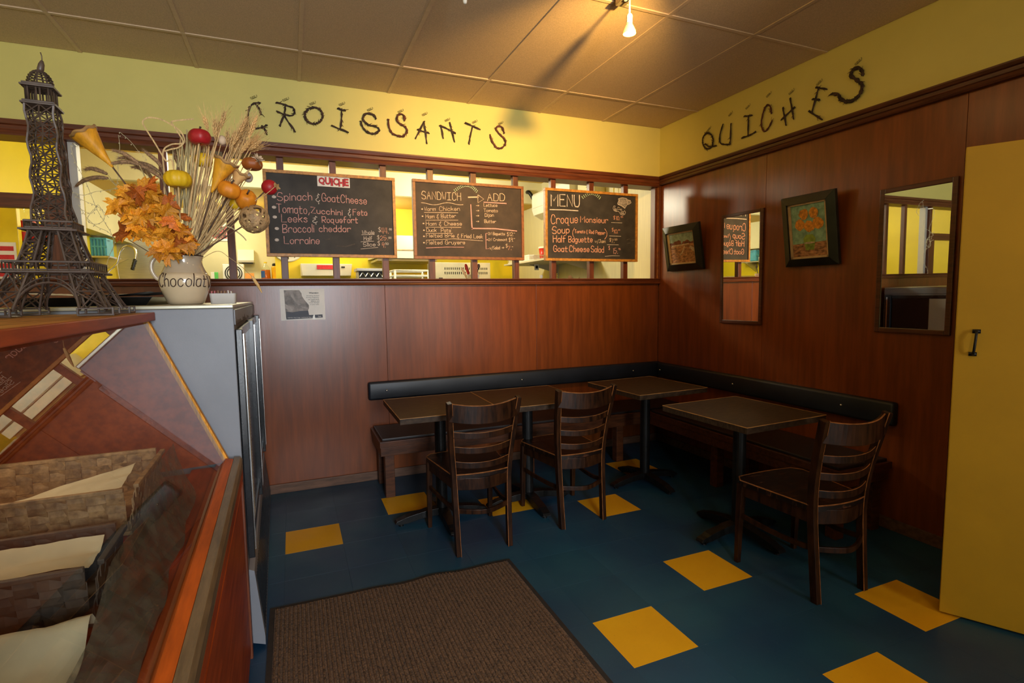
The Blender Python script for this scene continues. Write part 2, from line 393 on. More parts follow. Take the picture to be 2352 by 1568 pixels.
def floor_mat(name, c1, c2, stain, world_scale):
    m = bpy.data.materials.new(name); m.use_nodes = True
    nt = m.node_tree; N = nt.nodes; L = nt.links; bs = N['Principled BSDF']
    g = N.new('ShaderNodeNewGeometry')
    n1 = N.new('ShaderNodeTexNoise'); n1.inputs['Scale'].default_value = world_scale; n1.inputs['Detail'].default_value = 5.0
    L.new(g.outputs['Position'], n1.inputs['Vector'])
    r1 = N.new('ShaderNodeValToRGB'); r1.color_ramp.elements[0].position = 0.36; r1.color_ramp.elements[1].position = 0.68
    r1.color_ramp.elements[0].color = (*c1, 1); r1.color_ramp.elements[1].color = (*c2, 1)
    L.new(n1.outputs['Fac'], r1.inputs['Fac'])
    n2 = N.new('ShaderNodeTexNoise'); n2.inputs['Scale'].default_value = 85; n2.inputs['Detail'].default_value = 4.0
    L.new(g.outputs['Position'], n2.inputs['Vector'])
    r2 = N.new('ShaderNodeValToRGB'); r2.color_ramp.elements[0].position = 0.66; r2.color_ramp.elements[1].position = 0.80
    r2.color_ramp.elements[0].color = (0, 0, 0, 1); r2.color_ramp.elements[1].color = (0.5, 0.5, 0.5, 1)
    L.new(n2.outputs['Fac'], r2.inputs['Fac'])
    mx = N.new('ShaderNodeMix'); mx.data_type = 'RGBA'
    L.new(r2.outputs['Color'], mx.inputs['Factor']); L.new(r1.outputs['Color'], mx.inputs['A']); mx.inputs['B'].default_value = (*stain, 1)
    oi = N.new('ShaderNodeObjectInfo'); mr = N.new('ShaderNodeMapRange'); mr.inputs['To Min'].default_value = 0.93; mr.inputs['To Max'].default_value = 1.07
    L.new(oi.outputs['Random'], mr.inputs['Value'])
    hs = N.new('ShaderNodeHueSaturation'); L.new(mr.outputs[0], hs.inputs['Value']); L.new(mx.outputs['Result'], hs.inputs['Color'])
    L.new(hs.outputs['Color'], bs.inputs['Base Color'])
    n3 = N.new('ShaderNodeTexNoise'); n3.inputs['Scale'].default_value = 5; L.new(g.outputs['Position'], n3.inputs['Vector'])
    m3 = N.new('ShaderNodeMapRange'); m3.inputs['To Min'].default_value = 0.30; m3.inputs['To Max'].default_value = 0.55
    L.new(n3.outputs['Fac'], m3.inputs['Value']); L.new(m3.outputs[0], bs.inputs['Roughness'])
    bp = N.new('ShaderNodeBump'); bp.inputs['Strength'].default_value = 0.08; bp.inputs['Distance'].default_value = 0.002
    L.new(n2.outputs['Fac'], bp.inputs['Height']); L.new(bp.outputs['Normal'], bs.inputs['Normal'])
    return m
BLUEF = floor_mat('blue_vinyl_tile', (0.009, 0.040, 0.092), (0.017, 0.080, 0.122), (0.16, 0.19, 0.19), 1.4)
YELF = floor_mat('yellow_vinyl_tile', (0.74, 0.36, 0.008), (0.80, 0.41, 0.010), (0.38, 0.20, 0.02), 3.0)

def glass_mat(name, tint=(1, 1, 1), ior=1.5, gloss=(1, 1, 1), rough=0.0):
    m = bpy.data.materials.new(name); m.use_nodes = True
    nt = m.node_tree; N = nt.nodes; L = nt.links
    N.remove(N['Principled BSDF']); out = N['Material Output']
    tr = N.new('ShaderNodeBsdfTransparent'); tr.inputs[0].default_value = (*tint, 1)
    gl = N.new('ShaderNodeBsdfGlossy'); gl.inputs['Color'].default_value = (*gloss, 1); gl.inputs['Roughness'].default_value = rough
    fr = N.new('ShaderNodeFresnel'); fr.inputs['IOR'].default_value = ior
    mx = N.new('ShaderNodeMixShader')
    g = N.new('ShaderNodeNewGeometry'); k = N.new('ShaderNodeMath'); k.operation = 'SUBTRACT'; k.inputs[0].default_value = 1.0
    L.new(g.outputs['Backfacing'], k.inputs[1]); k2 = N.new('ShaderNodeMath'); k2.operation = 'MULTIPLY'
    L.new(fr.outputs[0], k2.inputs[0]); L.new(k.outputs[0], k2.inputs[1])
    L.new(k2.outputs[0], mx.inputs[0]); L.new(tr.outputs[0], mx.inputs[1]); L.new(gl.outputs[0], mx.inputs[2])
    L.new(mx.outputs[0], out.inputs['Surface'])
    return m
GLASS = glass_mat('clear_pane_glass', (0.93, 0.96, 0.94), 1.55)
FILM = glass_mat('clear_wrap_film', (0.80, 0.78, 0.76), 1.7, rough=0.12)
JARG = glass_mat('jar_glass', (0.92, 0.94, 0.92), 1.45)
def mirror_mat():
    m = bpy.data.materials.new('mirror_silvering'); m.use_nodes = True
    bs = m.node_tree.nodes['Principled BSDF']
    bs.inputs['Base Color'].default_value = (0.86, 0.88, 0.85, 1); bs.inputs['Metallic'].default_value = 1.0; bs.inputs['Roughness'].default_value = 0.012
    return m
MIRROR = mirror_mat()
def net_mat():
    m = bpy.data.materials.new('dark_gauze_net'); m.use_nodes = True
    nt = m.node_tree; N = nt.nodes; L = nt.links; bs = N['Principled BSDF']
    bs.inputs['Base Color'].default_value = (0.105, 0.08, 0.055, 1); bs.inputs['Roughness'].default_value = 0.9
    tc = N.new('ShaderNodeTexCoord'); nz = N.new('ShaderNodeTexNoise'); nz.inputs['Scale'].default_value = 26; nz.inputs['Detail'].default_value = 4
    L.new(tc.outputs['Object'], nz.inputs['Vector'])
    mr = N.new('ShaderNodeMapRange'); mr.inputs['From Min'].default_value = 0.3; mr.inputs['From Max'].default_value = 0.7; mr.inputs['To Min'].default_value = 0.35; mr.inputs['To Max'].default_value = 0.95
    L.new(nz.outputs['Fac'], mr.inputs['Value']); L.new(mr.outputs[0], bs.inputs['Alpha'])
    return m
NET = net_mat()
# ================================================================== SETTING
H = 2.933          # ceiling height
ZR0, ZR1 = 2.400, 2.492     # rail under the fascia
ZS0, ZS1 = 1.507, 1.556     # sill of the pass-through
def struct(o): o['kind'] = 'structure'; return o

floor = struct(MB().box((-5.6, -7.0, -0.12), (0.1, 4.4, -0.004)).build('floor', BLUEF, loc=(-2.8, -3, -0.12)))
PX, PY = 0.3085, 0.3045
GX0, GY0 = -2.0925, -2.555
YEL = {(0,0), (2,1), (-4,5), (4,-1), (2,4), (2,-2), (-2,6), (0,5), (4,6), (6,2), (-2,-3), (0,-5)}
tb = MB().box((0.0002, 0.0002, -0.0045), (PX-0.0002, PY-0.0002, 0.0))
tmesh = tb.mesh('floor_tile', BLUEF, bevel=0.0003)
tmesh_y = tb.mesh('floor_tile_yellow', YELF, bevel=0.0003)
fi = inv_of(floor)
for i in range(-6, 7):
    for j in range(-5, 9):
        x = GX0 + i*PX; y = GY0 + j*PY
        if x > -0.02 or y > -0.02: continue
        yel = (i, j) in YEL
        o = bpy.data.objects.new('floor_tile', tmesh_y if yel else tmesh); COL.objects.link(o)
        o.parent = floor; o.location = fi @ Vector((x, y, 0.0))
        if yel: o['label'] = 'yellow vinyl floor tile'
        if x + PX > 0: o.scale.x = (-x)/PX
        if y + PY > 0: o.scale.y = (-y)/PY

ceiling = struct(MB().box((-5.6, -7.0, H+0.012), (0.1, 0.12, H+0.10)).build('ceiling', CEILM, loc=(-2.8, -3, H)))
ci = inv_of(ceiling)
CX = [0.0] + [-0.622*k for k in range(1, 9)] + [-5.598]
CY = [0.0, -0.49, -1.655, -2.86, -4.08, -5.30, -6.52, -6.995]
for a in range(len(CX)-1):
    for b in range(len(CY)-1):
        x1, x0, y1, y0 = CX[a], CX[a+1], CY[b], CY[b+1]
        dz = random.uniform(0, 0.003)
        t = MB().box((x0+0.004, y0+0.004, H+0.002+dz), (x1-0.004, y1-0.004, H+0.011))
        t.build('ceiling_tile', CEILM, ceiling, bevel=0.002)
for x in CX[1:-1]:
    MB().box((x-0.011, -6.99, H-0.001), (x+0.011, -0.002, H+0.006)).build('ceiling_grid_bar', GRIDM, ceiling)
for y in CY[1:-1]:
    MB().box((-5.58, y-0.011, H-0.0016), (-0.002, y+0.011, H+0.0055)).build('ceiling_grid_bar', GRIDM, ceiling)

# back wall: core, panels, fascia
wall_back = struct(MB().box((-5.6, 0.014, 0), (0.0, 0.12, ZS0)).build('wall_back', BASEB, loc=(-2.8, 0.06, 0)))
sx = [-5.59, -5.13, -3.85, -2.565, -1.287, -0.002]
for a, b in zip(sx, sx[1:]):
    MB().box((a+0.0012, 0.0, 0.0), (b-0.0012, 0.0138, ZS0)).build('wainscot_panel', PANEL, wall_back, bevel=0.001)
MB().box((-5.6, 0.0, ZR1-0.02), (0.0, 0.12, H+0.012)).build('fascia', FASCIA, wall_back)
struct(MB().box((-5.58, -0.016, 0.0), (-0.006, -0.0005, 0.068)).build('baseboard_back', BASEB, bevel=0.003))

def fluted_rail(name, x0, x1, z0, z1, axis, sgn):
    # moulded strip: stepped and grooved face towards the room, section in (depth, z)
    h = z1 - z0
    prof = [(0.14 if axis == 'x' else 0.0, z0), (-0.030, z0), (-0.034, z0+0.10*h), (-0.030, z0+0.30*h), (-0.024, z0+0.33*h), (-0.028, z0+0.40*h), (-0.028, z0+0.62*h),
            (-0.022, z0+0.66*h), (-0.030, z0+0.72*h), (-0.036, z0+0.90*h), (-0.036, z1), (0.14 if axis == 'x' else 0.0, z1)]
    if axis == 'x':
        return struct(MB().prism([(p[0], p[1]) for p in prof], 'x', x0, x1).build(name, TRIM))
    return struct(MB().prism([(p[0], p[1]) for p in prof], 'y', x0, x1).build(name, TRIMY))
TRIMY = M('mahogany_trim_along_wall', (0.085, 0.024, 0.009), 0.36, 0.35, 9, (7, 0.6, 7), bump=0.08, bscale=30)
fluted_rail('trim_1', -5.58, -0.004, ZR0, ZR1, 'x', 1)
o = fluted_rail('trim_2', -5.58, -0.004, ZS0, ZS1, 'x', 1)
fluted_rail('trim_3', -6.95, -0.036, 2.412, ZR1, 'y', 1)

win = struct(thing('window_1', None, None, (-2.3, 0.03, ZS1)))
for x in (-3.964, -3.592, -3.262, -2.910, -2.549, -2.187, -1.833, -1.463, -1.111, -0.732, -0.372):
    MB().box((x-0.0235, 0.004, ZS1), (x+0.0235, 0.05, ZR0)).build('mullion', TRIMV, win, bevel=0.003)
MB().box((-0.052, -0.004, ZS1), (-0.030, 0.06, ZR0)).build('jamb', TRIMV, win, bevel=0.002)
MB().box((-0.030, -0.018, ZS1), (-0.017, 0.0, ZR0)).build('jamb_bead', FRAMEB, win, bevel=0.002)
MB().box((-0.017, -0.028, ZS1), (-0.003, 0.06, ZR0)).build('jamb', TRIMV, win, bevel=0.002)
# at the far side of the opening: post, cross rail and the pale stop behind it
MB().box((-4.512, -0.004, ZS1), (-4.470, 0.06, ZR0)).build('mullion', TRIMV, win, bevel=0.002)
MB().box((-4.468, 0.03, ZS1), (-4.425, 0.10, ZR0)).build('door_stop', PLAST, win, bevel=0.002)
MB().box((-5.58, 0.004, 1.985), (-4.513, 0.06, 2.07)).build('cross_rail', TRIM, win, bevel=0.002)
MB().box((-4.600, 0.004, ZS1), (-4.514, 0.05, 1.984)).build('mullion', TRIMV, win, bevel=0.002)

# wall with the mirrors
wall_right = struct(MB().box((0.0135, -7.0, 0), (0.12, 0.12, ZR1)).build('wall_right', BASEB, loc=(0.06, -3.4, 0)))
sy = [-6.99, -6.20, -4.95, -3.70, -2.455, -1.215, -0.002]
for a, b in zip(sy, sy[1:]):
    MB().box((0.0, a+0.0012, 0), (0.0133, b-0.0012, 2.43)).build('wainscot_panel', PANEL, wall_right, bevel=0.001)
MB().box((0.0, -7.0, ZR1-0.015), (0.12, 0.12, H+0.012)).build('fascia', FASCIA, wall_right)
struct(MB().box((-0.016, -6.95, 0.0), (-0.0005, -0.018, 0.068)).build('baseboard_right', BASEB, bevel=0.003))

# outer shell of the shop behind the camera
struct(MB().box((-5.72, -7.0, 0), (-5.6, 4.4, H)).build('wall_left', FASCIA))
wf = MB().box((-5.6, -7.0, 0), (-3.40, -6.9, H)).box((-2.40, -7.0, 0), (-1.20, -6.9, H)).box((-0.30, -7.0, 0), (0.0, -6.9, H)).box((-1.20, -7.0, 2.15), (-0.30, -6.9, H)).box((-1.20, -7.0, 0), (-0.30, -6.9, 0.40)).box((-3.40, -7.0, 0), (-2.40, -6.9, 0.85)).box((-3.40, -7.0, 2.55), (-2.40, -6.9, H))
struct(wf.build('wall_front', OUTER))
w2 = struct(thing('window_2', None, None, (-2.90, -6.95, 0.85)))
for x in (-3.38, -2.90, -2.42):
    MB().box((x-0.02, -6.99, 0.85), (x+0.02, -6.93, 2.55)).build('window_frame', TRIMV, w2)
MB().box((-3.36, -6.985, 0.86), (-2.44, -6.978, 2.54)).build('pane', GLASS, w2)

# ochre door standing open, with its pull handle, and the stub of wall it hangs on
dp = Vector((-0.672, -2.806, 0)); dd = Vector((0.132, -0.233, 0)).normalized(); dn = Vector((dd.y, -dd.x, 0))
if dn.x > 0: dn = -dn
W = 0.86; th = 0.04
a = dp; b = dp + dd*W
door = MB().hexa([a, b, b-dn*th, a-dn*th, a+Vector((0,0,1.99)), b+Vector((0,0,1.99)), b-dn*th+Vector((0,0,1.99)), a-dn*th+Vector((0,0,1.99))])
door.v = [(x, y, max(z, 0.012)) for x, y, z in door.v]
door = struct(door.build('door_1', YDOOR, bevel=0.003, loc=(dp.x, dp.y, 0.012)))
hb = dp + dd*0.062 + Vector((0, 0, 1.196))
hm = MB()
for z in (0.047, -0.047):
    c = hb + Vector((0, 0, z)) + dd*(0.004 if z > 0 else -0.004)
    hm.bar(c - dd*0.013 + dn*0.0022, c + dd*0.013 + dn*0.0022, 0.016, 0.0046, dn)
hm.tube(smooth_path([hb+Vector((0,0,0.047))+dn*0.003+dd*0.004, hb+Vector((0,0,0.042))+dn*0.022+dd*0.003, hb+dn*0.028, hb+Vector((0,0,-0.042))+dn*0.022-dd*0.003, hb+Vector((0,0,-0.047))+dn*0.003-dd*0.004]), 0.0048, 8)
hm.build('pull_handle', IRON, door, smooth=True)
hm = MB()
for z in (0.28, 1.0, 1.72):
    hm.box((b.x-0.012, b.y-0.012, z), (b.x+0.012, b.y+0.012, z+0.09))
hm.build('hinge', IRON, door)
struct(MB().box((b.x+0.012, b.y-0.13, 0), (-0.017, b.y-0.012, 2.4)).build('wall_entry', FASCIA))

# added unseen walls beside and behind the camera, keeping window light off the right wall
wv = MB().box((-2.17, -6.9, 0), (-2.07, -4.60, H)).box((-2.07, -4.70, 0), (-1.30, -4.60, H)).box((-1.30, -4.70, 2.03), (-0.017, -4.60, H)).box((-0.25, -4.70, 0), (-0.017, -4.60, 2.03))
struct(wv.build('wall_light_block', OUTER))

# ------------------------------------------------------------------ kitchen shell beyond the opening
KR, KL, KY1, KY2 = 0.0, -5.3, 3.5, 4.3
struct(MB().box((0.0, 0.12, 0), (0.12, 4.4, H)).build('wall_kitchen_right', KWALL))
struct(MB().box((-5.42, 0.12, 0), (KL, 4.4, H)).build('wall_kitchen_left', KYEL))
struct(MB().box((-3.40, KY1, 0), (0.0, KY1+0.1, H)).box((-3.40, KY1+0.1, 0), (-3.30, KY2, H)).build('wall_kitchen_back', KYEL))
struct(MB().box((KL, KY2, 0), (-3.30, KY2+0.1, H)).build('wall_kitchen_rear', KPALE))
struct(MB().box((KL, 0.12, H), (0.0, 2.6, H+0.08)).build('ceiling.001', KCEIL, loc=(-2.6, 1.5, H)))
struct(MB().box((KL, 2.6, 2.655), (0.0, KY2, 2.74)).build('ceiling.002', KCEIL, loc=(-2.6, 3.4, 2.655)))
bulk = struct(MB().box((KL, 2.52, 2.655), (0.0, 2.6, H)).build('trim_4', KPALE))
struct(MB().box((KL, 2.6, 2.16), (-5.12, KY2, 2.655)).build('trim_5', KPALE))
kc = bpy.data.objects['ceiling.001']
for x in (-0.9, -1.52, -2.14, -2.76, -3.38, -4.0, -4.62):
    MB().box((x-0.01, 0.13, H-0.004), (x+0.01, 2.51, H)).build('ceiling_grid_bar', GRIDM, kc)
for y in (0.75, 1.97):
    MB().box((-5.29, y-0.01, H-0.0046), (-0.01, y+0.01, H)).build('ceiling_grid_bar', GRIDM, kc)
kc2 = bpy.data.objects['ceiling.002']
for x in (-0.9, -1.52, -2.14, -2.76, -3.38):
    MB().box((x-0.01, 2.61, 2.651), (x+0.01, 3.49, 2.655)).build('ceiling_grid_bar', GRIDM, kc2)
# ================================================================== FURNITURE
def make_chair():
    t = thing('dining_chair', 'x', 'chair')
    for s in (-1, 1):
        # back post: one bent stick, splayed outwards and raked back above the seat
        pts = [(s*0.152, -0.222, 0.0), (s*0.156, -0.205, 0.22), (s*0.162, -0.195, 0.43), (s*0.178, -0.215, 0.62), (s*0.199, -0.268, 0.862)]
        MB().sweep(smooth_path(pts, 4), 0.027, 0.036, (0, 1, 0)).build('back_post', DWOOD, t, bevel=0.003)
        MB().tube([p + Vector((-s*0.0125, -0.0165, 0)) for p in smooth_path(pts, 4)], 0.0022, 5).build('rubbed_edge', DEDGE, t)
        MB().sweep([(s*0.199, 0.205, 0.0), (s*0.198, 0.198, 0.25), (s*0.195, 0.188, 0.428)], [0.024, 0.030, 0.036], [0.024, 0.030, 0.036], (0, 1, 0)).build('front_leg', DWOOD, t, bevel=0.003)
        # bowed side stretcher and side apron
        MB().sweep(smooth_path([(s*0.198, 0.198, 0.262), (s*0.176, 0.08, 0.243), (s*0.160, -0.08, 0.238), (s*0.157, -0.200, 0.250)], 4), 0.013, 0.024).build('stretcher', DWOOD, t, bevel=0.002)
        MB().sweep([(s*0.192, 0.175, 0.395), (s*0.160, -0.185, 0.395)], 0.018, 0.055).build('apron', DWOOD, t)
    MB().sweep(smooth_path([(-0.155, -0.206, 0.250), (0, -0.262, 0.243), (0.155, -0.206, 0.250)], 6), 0.013, 0.026).build('stretcher', DWOOD, t, bevel=0.002)
    MB().sweep([(-0.185, 0.186, 0.395), (0.185, 0.186, 0.395)], 0.018, 0.055).build('apron', DWOOD, t)
    MB().sweep(smooth_path([(-0.152, -0.198, 0.398), (0, -0.236, 0.394), (0.152, -0.198, 0.398)], 6), 0.018, 0.066).build('back_apron', DWOOD, t, bevel=0.002)
    # saddle seat, wider at the front
    def seat_pt(u, v, top):
        y = -0.205 + 0.43*v; w = 0.172 + (0.215-0.172)*min(1, v*1.15)
        if v > 0.93: w -= (v-0.93)*0.5
        x = (2*u-1)*w
        bow = -0.028*(1-(2*u-1)**2)*(1-v)**2 + 0.012*(1-(2*u-1)**2)*v*v
        dish = -0.009*math.sin(PI*u)**2*math.sin(PI*v)
        return (x, y+bow, (0.452+dish) if top else 0.424)
    m = MB().grid(lambda u, v: seat_pt(u, v, True), 10, 10).grid(lambda u, v: seat_pt(u, v, False), 10, 10)
    n = 11
    edge = [i*n for i in range(n)] + [(n-1)*n+j for j in range(1, n)] + [i*n+n-1 for i in range(n-2, -1, -1)] + [j for j in range(n-2, 0, -1)]
    k = n*n; E_ = len(edge)
    m.f += [(edge[i], edge[(i+1) % E_], edge[(i+1) % E_]+k, edge[i]+k) for i in range(E_)]
    st = m.build('seat', DWORN, t, bevel=0.0)
    rim = [Vector(m.v[i]) + Vector((0, 0, -0.001)) for i in edge]
    MB().tube(rim, 0.0035, 5, closed=True).build('seat_rim', DEDGE, st)
    # crest rail and three bowed slats
    def bow(z, ww, yy, d, dip): return smooth_path([(-ww, yy, z), (-ww*0.5, yy-d*0.75, z-dip*0.75), (0, yy-d, z-dip), (ww*0.5, yy-d*0.75, z-dip*0.75), (ww, yy, z)], 5)
    cr = MB().sweep(bow(0.806, 0.194, -0.256, 0.046, 0.018), 0.017, 0.098).build('crest_rail', DWOOD, t, bevel=0.003)
    MB().tube([p + Vector((0, -0.006, 0.0485)) for p in bow(0.806, 0.194, -0.256, 0.046, 0.018)], 0.0035, 5).build('rubbed_edge', DEDGE, cr)
    for z, ww, yy in ((0.695, 0.182, -0.231), (0.610, 0.174, -0.214), (0.525, 0.167, -0.203)):
        sl_ = MB().sweep(bow(z-0.014, ww, yy, 0.042, 0.012), 0.013, 0.034).build('slat', DWOOD, t, bevel=0.0025)
        MB().tube([p + Vector((0, -0.005, 0.0165)) for p in bow(z-0.014, ww, yy, 0.042, 0.012)], 0.0017, 5).build('rubbed_edge', DEDGE, sl_)
    return t
CG = 'dark dining chairs at the café tables'
ch = make_chair()
ch['group'] = CG
c2 = dup(ch); c3 = dup(ch)
ch.location = (-2.303, -1.222, 0); ch.rotation_euler.z = math.radians(1)
c2.location = (-1.639, -1.146, 0); c2.rotation_euler.z = math.radians(3.8)
c3.location = (-0.928, -2.317, 0); c3.rotation_euler.z = math.radians(-1.8)
ch['label'] = 'dark slat-back wooden chair tucked at the long table near the bench end'
c2['label'] = 'dark slat-back wooden chair in the middle, between the long table and the corner table'
c3['label'] = 'dark slat-back wooden chair by itself under the mirrored wall, closest to the ochre door'

def make_table(label):
    t = thing('cafe_table', label, 'table', group='square café tables')
    top = MB().box((-0.302, -0.308, 0.708), (0.302, 0.308, 0.742)).build('table_top', TABTOP, t, bevel=0.002)
    rr = [(-0.302, -0.308), (0.302, -0.308), (0.302, 0.308), (-0.302, 0.308)]
    m = MB()
    for a, b in zip(rr, rr[1:]+rr[:1]):
        m.bar((a[0], a[1], 0.7415), (b[0], b[1], 0.7415), 0.0035, 0.003)
    m.build('rubbed_edge', TABRUB, top)
    MB().lathe([(0.13, 0.690), (0.13, 0.700), (0.05, 0.7035), (0.05, 0.708)], 20).build('mounting_plate', IRON, t)
    MB().lathe([(0.046, 0.055), (0.046, 0.075), (0.036, 0.085), (0.036, 0.690)], 20).build('column', IRON, t, smooth=False)
    for k in range(4):
        a = k*PI/2
        M_ = Matrix.Rotation(a, 4, 'Z')
        pts = [(0.02, 0, 0.062), (0.10, 0, 0.058), (0.20, 0, 0.043), (0.275, 0, 0.026), (0.285, 0, 0.019)]
        MB().sweep(smooth_path(pts, 3), [0.06]*4+[0.055]*4+[0.05]*5, [0.044]*4+[0.04]*4+[0.032]*5).xf(M_).build('foot', IRON, t, bevel=0.006)
        MB().lathe([(0.016, 0.0), (0.016, 0.012)], 10, (0.262, 0, 0)).xf(M_).build('glide', IRON, t)
    return t
T1 = make_table('square brown table at the bench end, joined edge to edge with its neighbour')
T2 = dup(T1); T2['label'] = 'square brown table joined to its neighbour, with the middle chair pulled up'
T3 = dup(T1); T3['label'] = 'square brown table standing in the bench corner'
T4 = dup(T1); T4['label'] = 'square brown table by the mirrored wall with the chair nearest the ochre door'
for t, x, y, r in ((T1, -2.402, -0.930, -0.6), (T2, -1.795, -0.922, -0.6), (T3, -0.836, -0.928, 3.0), (T4, -0.876, -1.868, 2.6)):
    t.location = (x, y, 0); t.rotation_euler.z = math.radians(r)

# benches: vinyl seat on a wooden board, deep apron, square legs
def bench(name, label, x0, y0, x1, y1, legs, front, ends):
    t = thing(name, label, 'bench', ((x0+x1)/2, (y0+y1)/2, 0), group='wall benches')
    MB().box((x0+0.018, y0+0.018, 0.412), (x1-0.018, y1-0.018, 0.434)).build('seat_pad', SEATV, t, bevel=0.007)
    MB().box((x0, y0, 0.372), (x1, y1, 0.415)).build('seat_board', BENCHW, t, bevel=0.003)
    if front == 'y':
        MB().box((x0+0.006, y0+0.006, 0.312), (x1-0.004, y0+0.028, 0.372)).build('apron', BENCHW, t, bevel=0.002)
        MB().box((x0+0.006, y0+0.028, 0.312), (x0+0.028, y1-0.02, 0.372)).build('apron', BENCHW, t, bevel=0.002)
    else:
        MB().box((x0+0.006, y0+0.006, 0.312), (x0+0.028, y1-0.004, 0.372)).build('apron', BENCHW, t, bevel=0.002)
        MB().box((x0+0.028, y0+0.006, 0.312), (x1-0.02, y0+0.028, 0.372)).build('apron', BENCHW, t, bevel=0.002)
    for lx, ly in legs:
        MB().box((lx-0.033, ly-0.033, 0), (lx+0.033, ly+0.033, 0.372)).build('leg', BENCHW, t, bevel=0.003)
    return t
bench('wall_bench', 'long low wooden bench with dark vinyl seat under the chalkboard wall', -2.712, -0.472, -0.024, -0.022,
      [(-2.642, -0.400), (-2.642, -0.09), (-1.55, -0.40), (-0.72, -0.40)], 'y', 0)
bench('wall_bench', 'low wooden bench with dark vinyl seat under the mirrors', -0.472, -2.19, -0.022, -0.480,
      [(-0.40, -1.205), (-0.40, -2.12), (-0.09, -2.12), (-0.09, -1.205)], 'x', 0)
def pad(label, a, b, axis):
    t = thing('backrest_pad', label, 'cushion', ((a[0]+b[0])/2, (a[1]+b[1])/2, a[2]), group='padded wall backrests')
    MB().box(a, b).build('vinyl_cover', VINYL, t, bevel=0.018, smooth=True)
    n = 3
    for i in range(n):
        f = (i+0.12)/(n-0.6) if axis == 'x' else (i+0.05)/(n-0.6)
        c = Vector(((a[0] + (b[0]-a[0])*f) if axis == 'x' else a[0], a[1] if axis == 'x' else (b[1] + (a[1]-b[1])*f), (a[2]+b[2])/2))
        MB().ball(c, 0.0085, 0.0085, 0.0085, 10, 6).build('button', CHROME, t, smooth=True)
    return t
pad('padded navy vinyl backrest strip along the chalkboard wall', (-2.722, -0.056, 0.632), (-0.004, -0.001, 0.772), 'x')
pad('padded navy vinyl backrest strip along the mirrored wall', (-0.056, -2.200, 0.628), (-0.001, -0.060, 0.768), 'y')

# ------------------------------------------------------------------ entrance mat
mat = thing('floor_mat', 'brown ribbed entrance mat lying on the blue tile floor', 'mat', (-2.79, -2.55, 0))
mx0, mx1, my0, my1 = -3.385, -2.212, -3.9, -1.575
wob = lambda y: 0.004*math.sin(y*7)
m = MB()
n = 60
base = []
pts_top = [(mx0 + (mx1-mx0)*i/40, my1 + 0.012*math.sin(i*0.55)*math.exp(-((i-25)/9.0)**2) - 0.02*(i/40)) for i in range(41)]
poly = pts_top + [(mx1, my0), (mx0, my0)]
MB().prism(poly, 'z', 0.0006, 0.006).build('backing', MATE, mat)
def mat_pt(u, v):
    x = mx0+0.022 + (mx1-mx0-0.044)*u; yt = pts_top[min(40, int(u*40))][1] - 0.022
    y = my0 + (yt-my0)*v
    return (x, y, 0.0085 + 0.0012*noise.noise(Vector((x*30, y*30, 0))))
MB().grid(mat_pt, 40, 60).build('pile', MATM, mat)
m = MB(); x = mx0+0.03; k = 0
while x < mx1-0.03:
    yt = pts_top[min(40, int((x-mx0)/(mx1-mx0)*40))][1] - 0.026
    pr = [(-0.0050, 0.0075), (-0.0028, 0.0125), (0.0028, 0.0125), (0.0050, 0.0075)]
    steps = 10
    V = []
    for s_ in range(steps+1):
        y = my0 + (yt-my0)*s_/steps
        V += [(x+a+wob(y)*0.3, y, b) for a, b in pr]
    m.add(V, [(i*4+q, (i+1)*4+q, (i+1)*4+q+1, i*4+q+1) for i in range(steps) for q in range(3)])
    x += 0.0175
rb = m.build('rib_pile', MATR, mat); rb['kind'] = 'stuff'

# ================================================================== ON THE WALLS
def mirror(label, y0, y1, z0, z1, fw, tip=0.45):
    t = thing('wall_mirror', label, 'mirror', (0, (y0+y1)/2, z0), group='framed wall mirrors')
    def mx_(y, z): return -0.0022 - math.tan(math.radians(1.0))*(y-y0) - math.tan(math.radians(tip))*(z-z0)
    q = [(y0, z0), (y1, z0), (y1, z1), (y0, z1)]
    MB().hexa([(mx_(y, z), y, z) for y, z in q] + [(-0.0010, y, z) for y, z in q]).build('mirror_glass', MIRROR, t)
    for a, b in (((y0-fw, z0-fw), (y0, z1+fw)), ((y1, z0-fw), (y1+fw, z1+fw)), ((y0, z0-fw), (y1, z0)), ((y0, z1), (y1, z1+fw))):
        MB().box((-0.016, a[0], a[1]), (-0.0008, b[0], b[1])).build('frame_strip', TRIMY, t, bevel=0.004)
    return t
mirror('narrow upright mirror in a brown frame between the two paintings', -1.186, -0.827, 1.197, 2.004, 0.026)
mirror('upright mirror in a brown frame beside the ochre door', -2.412, -2.070, 1.197, 1.974, 0.027)

